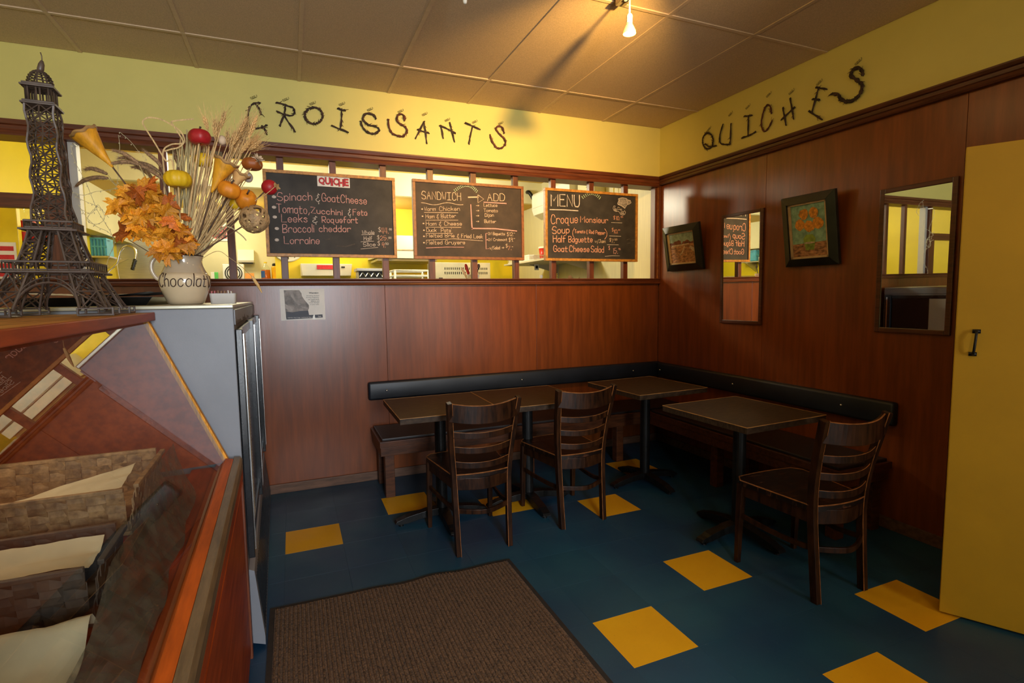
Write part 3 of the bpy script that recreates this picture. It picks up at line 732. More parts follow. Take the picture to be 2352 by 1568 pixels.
SKYP = M('teal_paint', (0.22, 0.30, 0.22), 0.6, 0.25, 30, c2=(0.26, 0.34, 0.26))
SKYP2 = M('sea_green_paint', (0.20, 0.36, 0.24), 0.6, 0.25, 30, c2=(0.25, 0.42, 0.28))
FIELDP = M('ochre_brown_paint', (0.30, 0.13, 0.045), 0.6, 0.6, 30, (1, 1, 2.5), c2=(0.36, 0.17, 0.07))
TREEP = M('rust_tree_paint', (0.16, 0.045, 0.02), 0.6, 0.5, 40)
PATHP = M('pale_path_paint', (0.48, 0.37, 0.24), 0.6, 0.3, 40)
ORAP = M('orange_paint', (0.66, 0.26, 0.02), 0.6, 0.4, 60)
GRNP = M('olive_green_paint', (0.24, 0.34, 0.04), 0.6, 0.4, 30)
def picture(name, label, yc, z0, z1, w, lean, fw, paint):
    t = thing(name, label, 'painting', (-0.012, yc, z0), group='framed paintings')
    h = z1 - z0
    L_ = Matrix.Translation((-0.006, yc, z0)) @ Matrix.Rotation(-lean, 4, 'Y')
    hw = w/2
    # local frame: u along -y (to the viewer's right), v up, depth along -x
    def Q(u, v, d): return (-d, -u, v)
    f = 0.045
    for k, poly in enumerate(([(-hw, 0), (hw, 0), (hw-fw, fw), (-hw+fw, fw)], [(hw, 0), (hw, h), (hw-fw, h-fw), (hw-fw, fw)], [(hw, h), (-hw, h), (-hw+fw, h-fw), (hw-fw, h-fw)], [(-hw, h), (-hw, 0), (-hw+fw, fw), (-hw+fw, h-fw)])):
        dep = [f*0.55, f*0.55, f, f]
        V = [Q(u, v, 0) for u, v in poly] + [Q(u, v, d) for (u, v), d in zip(poly, dep)]
        MB().hexa(V).xf(L_).build('frame_side', PICFRAME, t, bevel=0.002)
    lw = 0.018; a = hw-fw; b = fw; c = h-fw
    for (u0, v0, u1, v1) in ((-a, b, a, b+lw*0.7), (-a, c-lw*0.7, a, c), (-a, b, -a+lw, c), (a-lw, b, a, c)):
        p0 = Q(u0, v0, 0.020); p1 = Q(u1, v1, 0.030)
        MB().box(p0, p1).xf(L_).build('liner', LINER, t)
    cv = MB().box(Q(-a+lw*0.8, b+lw*0.5, 0.012), Q(a-lw*0.8, c-lw*0.5, 0.0222)).xf(L_).build('canvas', paint[0], t)
    A = a-lw; B0 = b+lw*0.7; Hh = c-lw*0.7-B0
    lay = 0.0226
    for (mt, poly) in paint[1]:
        MB().add([Q(-A+2*A*u, B0+Hh*v, lay) for u, v in poly], [tuple(range(len(poly)))]).xf(L_).build('paint_patch', mt, cv, fix=False)
        lay += 0.0004
    return t
def blob(cx, cy, rx, ry, n=16, j=0.12):
    return [(cx + rx*(1+random.uniform(-j, j))*math.cos(2*PI*i/n), cy + ry*(1+random.uniform(-j, j))*math.sin(2*PI*i/n)) for i in range(n)]
trees = [(0, .60)] + [(i/14, .66 + random.uniform(-.03, .10)) for i in range(15)] + [(1, .60)]
picture('landscape_painting', 'small framed landscape of a brown field, hanging nearest the room corner', -0.392, 1.618, 2.012, 0.462, math.radians(9), 0.058,
        (SKYP, [(TREEP, trees), (FIELDP, [(0, 0), (1, 0), (1, .62), (0, .63)]), (PATHP, [(.05, .56), (.45, .58), (.8, .60), (.8, .63), (.1, .62)]),
                (PATHP, [(.78, .50), (.86, .54), (1, .44), (1, .30), (.9, .38)]), (PATHP, [(.40, .24), (.52, .34), (.64, .56), (.60, .56), (.48, .36), (.36, .26)]), (TREEP, blob(.40, .70, .10, .07))]))
picture('flower_painting', 'framed painting of orange blooms on teal, between the two mirrors', -1.622, 1.588, 2.056, 0.390, math.radians(8), 0.052,
        (SKYP2, [(FIELDP, [(0, 0), (1, 0), (1, .27), (0, .25)]), (GRNP, [(.38, .12), (.62, .12), (.68, .34), (.60, .42), (.40, .42), (.32, .34)]),
                 (ORAP, blob(.24, .62, .15, .11)), (ORAP, blob(.52, .58, .15, .11)), (ORAP, blob(.78, .62, .15, .11)), (ORAP, blob(.38, .82, .14, .10)), (ORAP, blob(.67, .82, .14, .10)), (PATHP, blob(.50, .26, .16, .02, 12))]))
# ================================================================== HANDWRITING: single-stroke letters (digit pairs x,y; baseline y=2, capitals to 9; '-' = straight strokes)
GL = {'A': '-022942 -1535', 'B': '-0209 093948473605 053544433202', 'C': '47391906041232 -3243', 'D': '-0209 092947443202', 'E': '-49090242 -0636', 'F': '-490902 -0636',
 'G': '47391906041232434525', 'H': '-0209 -4249 -0646', 'I': '-2229 -0949 -0242', 'J': '-1949 3933221203', 'L': '-090242', 'M': '-0209255952', 'N': '-02094249', 'O': '29070422444729',
 'P': '-0209 093948463505', 'Q': '29070422444729 -2451', 'R': '-0209 093948463505 -1542', 'S': '4839190706354443321203', 'T': '-2229 -0949', 'U': '09041222324449', 'V': '-092249',
 'W': '-0912273249', 'Z': '-09490242', 'a': '3616050312223336 -3632', 'b': '-0902 0516264543321203', 'c': '3526160503122233', 'd': '3526160503122233 -3932', 'e': '04343526160503122233',
 'f': '39291812 -0636', 'g': '3526160503122233 36311001', 'h': '-0902 0516263532', 'i': '-0602 -0708', 'j': '16110001 -1718', 'k': '-0902 -3604 -1532', 'l': '-0902',
 'm': '-0602 05162622 25465652', 'n': '-0602 0516263532', 'o': '160503122233352616', 'p': '-0600 0516263533221203', 'q': '3526160503122233 -363040', 'r': '-0602 05163635',
 's': '35261605152433221203', 't': '18131232 -0636', 'u': '060312223336 -3632', 'v': '-061236', 'w': '-0612253246', 'x': '-0632 -0236', 'y': '-0622 -3600', 'z': '-06360232',
 '0': '29070422444729', '1': '-182922', '2': '072939474602 -0242', '4': '-190444 -3932', '5': '-390906 0636453422120 3', '7': '-094912', '9': '46261518294846 -4832',
 '$': '38291807161524332 21203 -2021 -2920', '&': '3828170726040312 2233 -2920', '.': '-0203', ',': '-1301', '(': '29060320', ')': '09262300', '/': '-3900', '+': '-0545 -2327', "'": '-0908', '-': '-0545', '>': '-0725 -2503'}
GL = {k: v.replace('0 3', '03').replace('2 2', '22') if k in '5$&' else v for k, v in GL.items()}
GL['5'] = '-390906 06364534221203'; GL['$'] = '38291807161524332212 03 '.replace(' ', '') + ' -2021 -2920'; GL['&'] = '38281707260403122233 -2021 -2928'
GL['$'] = '3829180716251423221203'.replace('1423', '3433') + ' -2821'
def glyph(c):
    out = []; w = 0
    for s_ in GL.get(c, '').split():
        straight = s_[0] == '-'; s_ = s_.lstrip('-')
        pts = [(int(s_[i]), int(s_[i+1])) for i in range(0, len(s_)-1, 2)]
        w = max(w, max(p[0] for p in pts))
        if not straight and len(pts) > 2:
            pts = [(p.x, p.y) for p in smooth_path([(a, b, 0) for a, b in pts], 3)]
        out.append(pts)
    return out, w
def layout(text):
    x = 0; res = []
    for c in text:
        if c == ' ': x += 3.2; continue
        st, w = glyph(c)
        res += [[(px+x, py-2) for px, py in s_] for s_ in st]
        x += w + 1.5
    return res, max(x-1.5, 0.5)
def ribbon(m, pts, w, y):           # flat chalk stroke lying on a board, points as (x, z)
    P = [Vector((a, 0, b)) for a, b in pts]; V = []
    n = len(P)
    for i, p in enumerate(P):
        d = P[min(i+1, n-1)] - P[max(i-1, 0)]
        if d.length < 1e-9: d = Vector((1, 0, 0))
        d.normalize(); q = Vector((-d.z, 0, d.x))*(w/2*(0.8 + 0.4*random.random()))
        e = d*(w*0.4) if i == n-1 else (-d*(w*0.4) if i == 0 else Vector())
        V += [p+q+e, p-q+e]
    V = [(v.x, y, v.z) for v in V]
    m.add(V, [(2*i, 2*i+1, 2*i+3, 2*i+2) for i in range(n-1)])
class Board:
    def __init__(s, name, label, x0, x1, z0, z1, fm, sm):
        s.t = thing(name, label, 'chalkboard', ((x0+x1)/2, -0.016, z0), group='menu chalkboards over the pass-through')
        f = 0.022
        for a, b in (((x0, z0), (x1, z0+f)), ((x0, z1-f), (x1, z1)), ((x0, z0+f), (x0+f, z1-f)), ((x1-f, z0+f), (x1, z1-f))):
            MB().box((a[0], -0.038, a[1]), (b[0], 0.002, b[1])).build('frame_strip', fm, s.t, bevel=0.002)
        MB().box((x0+f*0.8, -0.026, z0+f*0.8), (x1-f*0.8, 0.001, z1-f*0.8)).build('slate', sm, s.t)
        s.y = -0.0268
    def W(s, px, py):
        p = atY(px, py, s.y); return p.x, p.z
    def text(s, txt, x0, y0, x1, y1, cap, m, w=0.0042, name='chalk_writing'):
        a = s.W(x0, y0); b = s.W(x1, y1); c = s.W(x0, y0-cap)
        L_, tw = layout(txt); sx_ = (b[0]-a[0])/tw; sz = (c[1]-a[1])/7.0; sl = (b[1]-a[1])/tw
        mb = MB()
        for st in L_:
            ribbon(mb, [(a[0]+u*sx_+random.uniform(-.0006, .0006), a[1]+v*sz+u*sl+random.uniform(-.0006, .0006)) for u, v in st], w, s.y - 0.0002*random.random())
        return mb.build(name, m, s.t, fix=False)
    def lines(s, pls, m, w=0.004, name='chalk_line'):
        mb = MB()
        for pl in pls:
            ribbon(mb, [s.W(*p) for p in pl], w, s.y - 0.0003)
        return mb.build(name, m, s.t, fix=False)
    def spots(s, cs, m, r):
        mb = MB()
        for (x, y) in cs:
            c = s.W(x, y)
            mb.add([(c[0]+r*1.15*math.cos(2*PI*k/10), s.y-0.0002, c[1]+r*0.85*math.sin(2*PI*k/10)) for k in range(10)], [tuple(range(10))])
        return mb.build('chalk_bullet', m, s.t, fix=False)
# --- quiche board
b = Board('chalkboard', 'widest-spaced chalkboard with quiche list and a white QUICHE card on top', -3.374, -2.469, 1.711, 2.308, FRAMEA, SLATE)
def z1(x, y): return 590 + x/4.9, 340 + y/4.9
for t_, x0, y0, x1, y1, cap, m in (
    ('Spinach', 233, 590, 620, 585, 88, CHPINK), ('&', 668, 600, 708, 602, 90, CHWHITE), ('GoatCheese', 733, 596, 1235, 632, 86, CHPINK),
    ('Tomato,', 228, 722, 592, 740, 95, CHPINK), ('Zucchini', 610, 730, 962, 757, 66, CHPINK), ('&', 1030, 757, 1058, 757, 76, CHWHITE), ('Feta', 1083, 755, 1238, 757, 68, CHPINK),
    ('Leeks', 280, 832, 568, 832, 86, CHPINK), ('&', 632, 838, 680, 838, 72, CHWHITE), ('Roquefort', 735, 838, 1135, 842, 68, CHPINK),
    ('Broccoli', 292, 950, 642, 945, 90, CHPINK), ('cheddar', 703, 940, 1055, 942, 72, CHPINK), ('Lorraine', 310, 1075, 703, 1077, 82, CHPINK),
    ('Whole', 1188, 968, 1320, 966, 40, CHWHITE), ('Half', 1205, 1040, 1298, 1038, 46, CHWHITE), ('Slice', 1198, 1107, 1333, 1103, 44, CHWHITE)):
    p = z1(x0, y0); q = z1(x1, y1)
    b.text(t_, p[0], p[1], q[0], q[1], cap/4.9, m, 0.0030 if y0 > 960 and x0 > 1100 else 0.0046)
for t_, x0, y0, x1, cap, m in (('$', 1368, 940, 1390, 50, CHWHITE), ('44.', 1398, 962, 1480, 66, CHORANGE), ('00', 1490, 925, 1518, 22, CHWHITE), ('$', 1354, 1024, 1376, 44, CHWHITE), ('25.', 1384, 1036, 1474, 48, CHORANGE),
                           ('00', 1483, 1020, 1513, 22, CHWHITE), ('$', 1360, 1094, 1382, 50, CHWHITE), ('9.', 1405, 1118, 1445, 54, CHORANGE), ('50', 1448, 1088, 1480, 24, CHWHITE)):
    p = z1(x0, y0); q = z1(x1, y0)
    b.text(t_, p[0], p[1], q[0], q[1], cap/4.9, m, 0.0026)
b.spots([z1(193, 665), z1(202, 775), z1(225, 905), z1(225, 1033), z1(193, 548)], CHWHITE, 0.0125)
b.lines([[z1(1178, 975), z1(1325, 972)], [z1(1170, 1054), z1(1315, 1048)], [z1(1170, 1135), z1(1362, 1117)]], CHWHITE, 0.0026)
b.lines([[z1(1240, 1000-60), z1(1242, 1000-60)], [z1(900, 1100), z1(1000, 1108), z1(1100, 1080)], [z1(780, 1028), z1(820, 1022)]], CHDIM, 0.008)
# white card with red lettering
def printed(txt, parent, x0, x1, zb, zt, y, m, name='lettering', bold=0.0, ax='y'):
    cu = bpy.data.curves.new('t', 'FONT'); cu.body = txt; cu.size = 1.0; cu.offset = bold; cu.resolution_u = 2
    o = bpy.data.objects.new('t', cu); COL.objects.link(o)
    dg = bpy.context.evaluated_depsgraph_get()
    me = bpy.data.meshes.new_from_object(o.evaluated_get(dg))
    bpy.data.objects.remove(o); bpy.data.curves.remove(cu)
    xs = [v.co.x for v in me.vertices]; ys = [v.co.y for v in me.vertices]
    if not xs: return None
    a, c = min(xs), max(xs); d, e = min(ys), max(ys)
    mb = MB()
    V = []
    for v in me.vertices:
        u = x0 + (v.co.x-a)/(c-a)*(x1-x0); z = zb + (v.co.y-d)/(e-d)*(zt-zb)
        V.append((u, y, z) if ax == 'y' else (y, u, z))
    mb.add(V, [tuple(p.vertices) for p in me.polygons])
    bpy.data.meshes.remove(me)
    return mb.build(name, m, parent, fix=False)
ca = b.W(*z1(676, 298)); cb = b.W(*z1(1047, 444))
card = MB().box((ca[0], b.y-0.0018, cb[1]-0.004), (cb[0], b.y-0.0006, ca[1]-0.006)).build('title_card', PAPERW, b.t)
cw = cb[0]-ca[0]; chh = ca[1]-cb[1]
x = ca[0]+cw*0.04
for c, w_, dz in (('Q', .19, .0), ('U', .16, .004), ('I', .07, -.002), ('C', .155, .003), ('H', .165, -.003), ('E', .14, .002)):
    z0_ = cb[1]+chh*0.12+dz-0.003; z1_ = z0_+chh*0.68
    printed(c, card, x-0.0012, x+cw*w_+0.0012, z0_-0.0012, z1_+0.0012, b.y-0.0021, INKK, 'letter_outline', 0.055)
    printed(c, card, x+0.001, x+cw*w_-0.001, z0_+0.001, z1_-0.001, b.y-0.0025, REDINK, 'letter', 0.035)
    x += cw*(w_+0.008)
# --- sandwich board
b = Board('chalkboard', 'middle chalkboard headed SANDWICH with an arrow to ADD', -2.337, -1.409, 1.708, 2.314, FRAMEB, SLATEB)
def z2(x, y): return 900 + x/5.6, 380 + y/5.6
for t_, x0, y0, x1, y1, cap, m, w_ in (
    ('SANDWICH', 387, 428, 888, 450, 98, CHCREAM, .0046), ('ADD', 1230, 455, 1450, 452, 92, CHCREAM, .0046),
    ('Lettuce', 1183, 529, 1355, 530, 42, CHCREAM, .0030), ('Tomato', 1183, 597, 1360, 598, 40, CHCREAM, .0030), ('Dijon', 1197, 657, 1310, 655, 40, CHCREAM, .0030), ('Butter', 1192, 736, 1338, 738, 40, CHCREAM, .0030),
    ('Warm', 420, 583, 560, 582, 50, CHCREAM, .0030), ('Chicken', 612, 582, 873, 580, 54, CHCREAM, .0030), ('Ham & Butter', 437, 680, 822, 670, 52, CHCREAM, .0030), ('Ham & Cheese', 440, 773, 898, 770, 52, CHCREAM, .0030),
    ('Duck', 447, 852, 572, 852, 46, CHCREAM, .0030), ("Pate'", 635, 856, 768, 856, 48, CHCREAM, .0030), ('Melted Brie', 443, 923, 803, 923, 48, CHCREAM, .0030), ('& Fried Leek', 842, 928, 1168, 936, 50, CHCREAM, .0030), ('Melted Gruyere', 443, 1013, 940, 1011, 50, CHCREAM, .0030),
    ('ON Baguette', 1240, 893, 1452, 895, 36, CHCREAM, .0026), ('$12.', 1483, 905, 1560, 905, 48, CHCREAM, .0026), ('ON Croissant', 1240, 970, 1482, 968, 36, CHCREAM, .0026), ('$9.', 1505, 978, 1560, 978, 50, CHCREAM, .0026),
    ('w/Salad', 1258, 1078, 1390, 1075, 40, CHCREAM, .0026), ('+', 1415, 1075, 1448, 1075, 40, CHCREAM, .0026), ('$', 1466, 1052, 1485, 1052, 46, CHCREAM, .0026), ('7.', 1492, 1085, 1535, 1085, 48, CHORANGE, .0028)):
    p = z2(x0, y0); q = z2(x1, y1)
    b.text(t_, p[0], p[1], q[0], q[1], cap/5.6, m, w_)
wave = [z2(378 + 537*i/30, 488 - 14*math.cos(i/30*PI*3.2) + 4) for i in range(31)]
b.lines([wave], CHCREAM, .0042)
b.lines([[z2(985, 408), z2(1110, 405)]], CHCREAM, .0095)
b.lines([[z2(1105, 375), z2(1183, 432), z2(1108, 480), z2(1105, 375)]], CHCREAM, .0045)
b.lines([[z2(1185, 472), z2(1470, 488)], [z2(1015, 505), z2(1032, 815)], [z2(1030, 808), z2(1330, 812), z2(1605, 842)]], CHPINK, .0085)
b.lines([[z2(418, 603), z2(850, 608)], [z2(433, 703), z2(850, 703)], [z2(435, 793), z2(890, 795)], [z2(437, 873), z2(783, 873)], [z2(443, 960), z2(800, 942), z2(1167, 968)]], CHCREAM, .0036)
b.lines([[z2(443, 1060), z2(700, 1048), z2(925, 1050)], [z2(1225, 872), z2(1208, 875), z2(1212, 1075), z2(1245, 1068)], [z2(1210, 955), z2(1235, 955)]], CHPINK, .0045)
b.spots([z2(390, 560), z2(395, 652), z2(407, 745), z2(413, 832), z2(413, 910), z2(413, 992)], CHCREAM, .0065)
b.lines([[z2(1085, y), z2(1118, y)] for y in (515, 580, 646, 719)] + [[z2(1108, y-9), z2(1124, y), z2(1108, y+9)] for y in (515, 580, 646, 719)] + [[z2(1567, 868), z2(1583, 870)], [z2(1567, 940), z2(1583, 938)], [z2(1545, 1045), z2(1558, 1045)]], CHCREAM, .0030)
def laurel(bd, a, c, m, n=7, s=1, scale=1.0):
    pl = []
    for i in range(n):
        f = i/(n-1)
        x = a[0]+(c[0]-a[0])*f; y = a[1]+(c[1]-a[1])*(1-(1-f)**1.7 if s > 0 else f**1.7)
        for dx, dy in ((-1.0, -2.2), (1.6, 1.7)):
            pl.append([(x, y), (x + s*dx*scale, y + dy*scale)])
    bd.lines(pl, m, .0052, 'chalk_laurel')
laurel(b, z2(808, 325), z2(945, 258), CHGREEN, 8, 1, 1.25); laurel(b, z2(980, 258), z2(1095, 335), CHGREEN, 8, -1, 1.25)
# --- menu board
b = Board('chalkboard', 'chalkboard headed MENU with a chalk chef hat, nearest the room corner', -1.210, -0.267, 1.708, 2.319, FRAMEA, SLATE)
def z3(x, y): return 1200 + x/5.6, 380 + y/5.6
for t_, x0, y0, x1, y1, cap, m, w_ in (
    ('MENU', 370, 517, 733, 530, 150, CHWHITE, .0085), ('Croque', 370, 748, 708, 735, 112, CHORANGE, .0058), ('Monsieur', 748, 728, 1097, 740, 78, CHORANGE, .0050), ('$', 1168, 690, 1190, 692, 44, CHORANGE, .0028), ('10.', 1200, 700, 1250, 702, 50, CHORANGE, .0034), ('50', 1266, 670, 1293, 670, 18, CHORANGE, .0024),
    ('Soup', 385, 876, 600, 866, 88, CHORANGE, .0058), ('(', 648, 905, 668, 905, 100, CHORANGE, .0044), ('Tomato', 672, 868, 805, 868, 42, CHORANGE, .0036), ('& Red Pepper', 822, 872, 1062, 888, 46, CHORANGE, .0036), (')', 1058, 918, 1085, 918, 105, CHORANGE, .0044), ('$', 1150, 845, 1168, 845, 44, CHORANGE, .0028), ('10.', 1172, 872, 1224, 872, 50, CHORANGE, .0034), ('00', 1232, 836, 1256, 836, 16, CHORANGE, .0024),
    ('Half', 395, 986, 552, 984, 84, CHORANGE, .0058), ('Baguette', 592, 984, 898, 984, 74, CHORANGE, .0052), ('w/Jam', 932, 992, 1065, 994, 42, CHCREAM, .0034), ('$', 1118, 975, 1138, 975, 42, CHCREAM, .0028), ('7.', 1145, 996, 1178, 996, 50, CHCREAM, .0034), ('00', 1185, 962, 1218, 962, 22, CHCREAM, .0026),
    ('Goat', 400, 1104, 578, 1108, 76, CHORANGE, .0055), ('Cheese', 605, 1108, 858, 1110, 78, CHORANGE, .0055), ('Salad', 884, 1110, 1045, 1118, 76, CHORANGE, .0052), ('$', 1106, 1080, 1124, 1080, 46, CHPINK, .0028), ('15.', 1158, 1134, 1224, 1134, 72, CHPINK, .0036), ('95', 1234, 1086, 1262, 1086, 22, CHPINK, .0024)):
    p = z3(x0, y0); q = z3(x1, y1)
    b.text(t_, p[0], p[1], q[0], q[1], cap/5.6, m, w_)
b.lines([[z3(355, 566), z3(540, 570), z3(713, 582)]], CHWHITE, .0095)
b.lines([[z3(1143, 733), z3(1280, 738)], [z3(1118, 905), z3(1265, 910)], [z3(1090, 1017), z3(1235, 1020)], [z3(1063, 1167), z3(1150, 1160), z3(1250, 1162)]], CHWHITE, .0034)
laurel(b, z3(772, 412), z3(880, 362), CHGREEN, 6, 1, 1.3); laurel(b, z3(905, 362), z3(998, 418), CHGREEN, 6, -1, 1.3)
hat = [(1222, 490), (1238, 452), (1232, 428), (1262, 418), (1290, 414), (1340, 425), (1352, 440), (1388, 450), (1398, 478), (1370, 498), (1345, 505), (1320, 545), (1270, 510), (1222, 490)]
mb = MB(); mb.add([(b.W(*z3(*p))[0], b.y-0.0001, b.W(*z3(*p))[1]) for p in hat[:-1]], [tuple(range(len(hat)-1))])
mb.build('chalk_hat', M('soft_chalk_fill', (0.26, 0.23, 0.21), 0.9, 0.5, 90), b.t, fix=False)
b.lines([[z3(*p) for p in hat], [z3(1226, 500), z3(1275, 520), z3(1318, 553)]] + [[z3(1250+k*22, 440+(k % 2)*6), z3(1246+k*20, 470), z3(1256+k*20, 492)] for k in range(6)], CHWHITE, .0042, 'chalk_hat')
st = [(1195, 520), (1175, 520), (1165, 548), (1175, 578), (1200, 592), (1228, 585), (1245, 600), (1262, 628), (1290, 638), (1318, 628), (1326, 600), (1312, 580), (1300, 598), (1275, 588), (1255, 565), (1225, 560), (1200, 562), (1185, 545), (1195, 520)]
b.lines([[z3(*p) for p in st], [z3(1222, 540), z3(1235, 535), z3(1250, 545)], [z3(1258, 562), z3(1270, 560), z3(1280, 572)]] + [[z3(1180+k*8, 560+k*5), z3(1186+k*8, 575+k*4)] for k in range(5)] + [[z3(1265+k*10, 600+k*3), z3(1270+k*10, 620+k*2)] for k in range(5)], CHWHITE, .0040, 'chalk_moustache')
b.lines([[z3(1345, 955), z3(1375, 945)], [z3(1350, 1000), z3(1385, 995)], [z3(1400, 960), z3(1450, 955)]], CHDIM, .006)

# ================================================================== TWIG LETTERS on the fascia
def twig_letter(ch, ordn, strokes, conv, plane, hook, red, thick=0.0075, fuzz=0.4):
    P = [[conv(*p) for p in s_] for s_ in strokes]
    allp = [p for s_ in P for p in s_]
    ax = 1 if plane == 'y' else 0
    c = sum((p for p in allp), Vector()) / len(allp)
    t = thing('twig_letter', 'x', 'letter', c, group='twig letters on the yellow fascia')
    out = Vector((0, -1, 0)) if plane == 'y' else Vector((-1, 0, 0))
    along = Vector((1, 0, 0)) if plane == 'y' else Vector((0, -1, 0))
    for s_ in P:
        sm = smooth_path(s_, 5) if len(s_) > 2 else [s_[0].lerp(s_[1], k/6) for k in range(7)]
        mb = MB()
        L_ = len(sm)
        base_off = out*(thick+0.002)
        for strand in range(2):
            ph = strand*PI + random.random()
            pp = []
            for i, q in enumerate(sm):
                a = ph + i*0.8
                pp.append(q + base_off + (along*math.cos(a) + Vector((0, 0, 1))*math.sin(a))*thick*0.5 + Vector((random.uniform(-1, 1), 0, random.uniform(-1, 1)))*0.0016*(1 if plane == 'y' else 0))
            mb.tube(pp, [thick*(0.55 + 0.35*random.random()) for _ in pp], 5)
        for k in range(int(L_*fuzz)):
            i = random.randrange(L_-1); d = (sm[i+1]-sm[i])
            if d.length < 1e-6: continue
            d.normalize(); nrm = d.cross(out)*random.choice((-1, 1))
            e = sm[i] + base_off + d*random.uniform(0.012, 0.03) + nrm*random.uniform(0.008, 0.02) + out*random.uniform(0, 0.01)
            mb.tube([sm[i] + base_off, (sm[i]+base_off).lerp(e, 0.55) + out*0.003, e], [0.0024, 0.0018, 0.0009], 4)
        mb.build('twig', TWIGR if red else TWIG, t, smooth=True)
    hp = conv(*hook) + out*0.006
    pts = [hp + along*(0.007*math.cos(k*0.9) + 0.0016*k - 0.018) + Vector((0, 0, 1))*(0.008*math.sin(k*0.9) + (0.0009*k if True else 0)) for k in range(24)]
    MB().tube(pts, 0.0011, 4).build('hanging_wire', WIRE, t)
    return t
def cb_(x, y): return atY(540 + x/3.267, 200 + y/3.267, 0.0)
def cr_(x, y): return atX(1590 + x/5.47, 130 + y/5.47, 0.0)
CRO = [('C', 'first', [[(190, 122), (140, 125), (110, 160), (95, 230), (100, 290)], [(150, 122), (178, 160), (198, 208)], [(100, 285), (150, 312), (200, 305), (240, 285)], [(200, 290), (225, 320), (237, 358)]], (138, 90), 0),
 ('R', 'second', [[(378, 135), (370, 200), (335, 295)], [(305, 118), (380, 137), (437, 162), (445, 200), (410, 217), (310, 185)], [(370, 217), (450, 338)]], (378, 106), 0),
 ('O', 'third', [[(590 + 66*math.cos(a*PI/8), 217 - 60*math.sin(a*PI/8)) for a in range(17)]], (580, 135), 0),
 ('I', 'fourth', [[(800, 165), (797, 240), (790, 325)], [(768, 163), (828, 178)], [(720, 290), (848, 342)]], (800, 140), 0),
 ('S', 'fifth', [[(1055, 242), (1040, 215), (1000, 200), (965, 215), (962, 250), (1000, 285), (1060, 300), (1080, 330), (1040, 352), (985, 337), (950, 292), (940, 255)]], (1010, 180), 0),
 ('S', 'sixth', [[(1270, 258), (1265, 220), (1232, 205), (1210, 240), (1240, 280), (1283, 308), (1286, 345), (1250, 372), (1190, 357), (1155, 312), (1148, 240)]], (1240, 193), 1),
 ('A', 'seventh', [[(1418, 258), (1352, 390)], [(1415, 260), (1438, 425)], [(1365, 320), (1455, 348)]], (1420, 215), 0),
 ('N', 'eighth', [[(1540, 285), (1562, 388)], [(1533, 288), (1655, 350)], [(1608, 265), (1645, 415)]], (1590, 258), 0),
 ('T', 'ninth', [[(1722, 270), (1838, 320)], [(1778, 300), (1752, 430)]], (1795, 272), 0),
 ('S', 'last', [[(2015, 352), (2005, 310), (1975, 295), (1955, 317), (1985, 357), (2020, 392), (2025, 430), (1990, 462), (1950, 447), (1920, 397), (1910, 357)]], (1990, 282), 1)]
for chh_, od, sk, hk, rd in CRO:
    t = twig_letter(chh_, od, sk, cb_, 'y', hk, rd, 0.0075 if chh_ in 'SO' else 0.0062)
    t['label'] = f'twig letter {chh_}, {od} letter of CROISSANTS on the yellow fascia'
QUI = [('Q', 'first', [[(205 + 66*math.cos(a*PI/8), 1060 - 98*math.sin(a*PI/8)) for a in range(17)], [(170, 1095), (230, 1132), (310, 1118)]], (215, 925), 0),
 ('U', 'second', [[(397, 850), (357, 980), (362, 1080), (420, 1106), (485, 1096)], [(495, 840), (488, 1100)]], (485, 740), 0),
 ('I', 'third', [[(715, 740), (713, 1000)], [(660, 752), (762, 738)], [(630, 1022), (720, 992), (807, 943)]], (703, 650), 0),
 ('C', 'fourth', [[(1005, 717), (990, 632), (952, 610), (910, 680), (882, 800), (886, 890), (920, 940), (970, 890), (1012, 808)]], (965, 500), 1),
 ('H', 'fifth', [[(1150, 640), (1188, 865)], [(1240, 520), (1285, 787)], [(1125, 797), (1302, 633)]], (1250, 465), 0),
 ('E', 'sixth', [[(1602, 385), (1510, 712)], [(1562, 388), (1702, 410)], [(1520, 535), (1612, 545)], [(1475, 683), (1642, 792)]], (1600, 350), 0),
 ('S', 'last', [[(2157, 237), (2130, 160), (2060, 150), (2010, 240), (2090, 300), (2150, 350), (2142, 440), (2060, 540), (1950, 570), (1880, 530), (1840, 480), (1765, 470)]], (2090, 90), 0)]
for chh_, od, sk, hk, rd in QUI:
    t = twig_letter(chh_, od, sk, cr_, 'x', hk, rd, 0.010 if chh_ == 'S' else 0.006, 0.9 if chh_ == 'S' else 0.3)
    t['label'] = f'twig letter {chh_}, {od} letter of QUICHES on the ochre fascia'

# ================================================================== WARNING NOTICE below the sill
pt = thing('warning_notice', 'white printed warning notice with a grey photograph, taped below the sill', 'sign', (-3.153, -0.001, 1.258))
px0, px1, pz0, pz1 = -3.304, -3.004, 1.258, 1.485
MB().box((px0, -0.0022, pz0), (px1, -0.0005, pz1)).build('paper_sheet', PAPERW, pt)
def pn(u, v, d=0.0026): return (px0 + (px1-px0)*(u-205)/(1815-205), -d, pz1 - (pz1-pz0)*(v-215)/(1325-215))
def patch(pl, m, name, d=0.0026): return MB().add([pn(u, v, d) for u, v in pl], [tuple(range(len(pl)))]).build(name, m, pt, fix=False)
patch([(350, 265), (900, 265), (975, 380), (990, 480), (1080, 620), (1170, 730), (1225, 800), (1225, 900), (1190, 980), (1220, 1150), (380, 1180)], GREYPH, 'photo_print')
patch([(560, 290), (650, 300), (700, 470), (760, 640), (900, 750), (950, 790), (840, 790), (700, 640), (600, 480)], GREYPHL, 'photo_print', 0.0029)
patch([(380, 740), (520, 830), (650, 950), (600, 1010), (480, 960), (385, 900)], GREYPHL, 'photo_print', 0.0029)
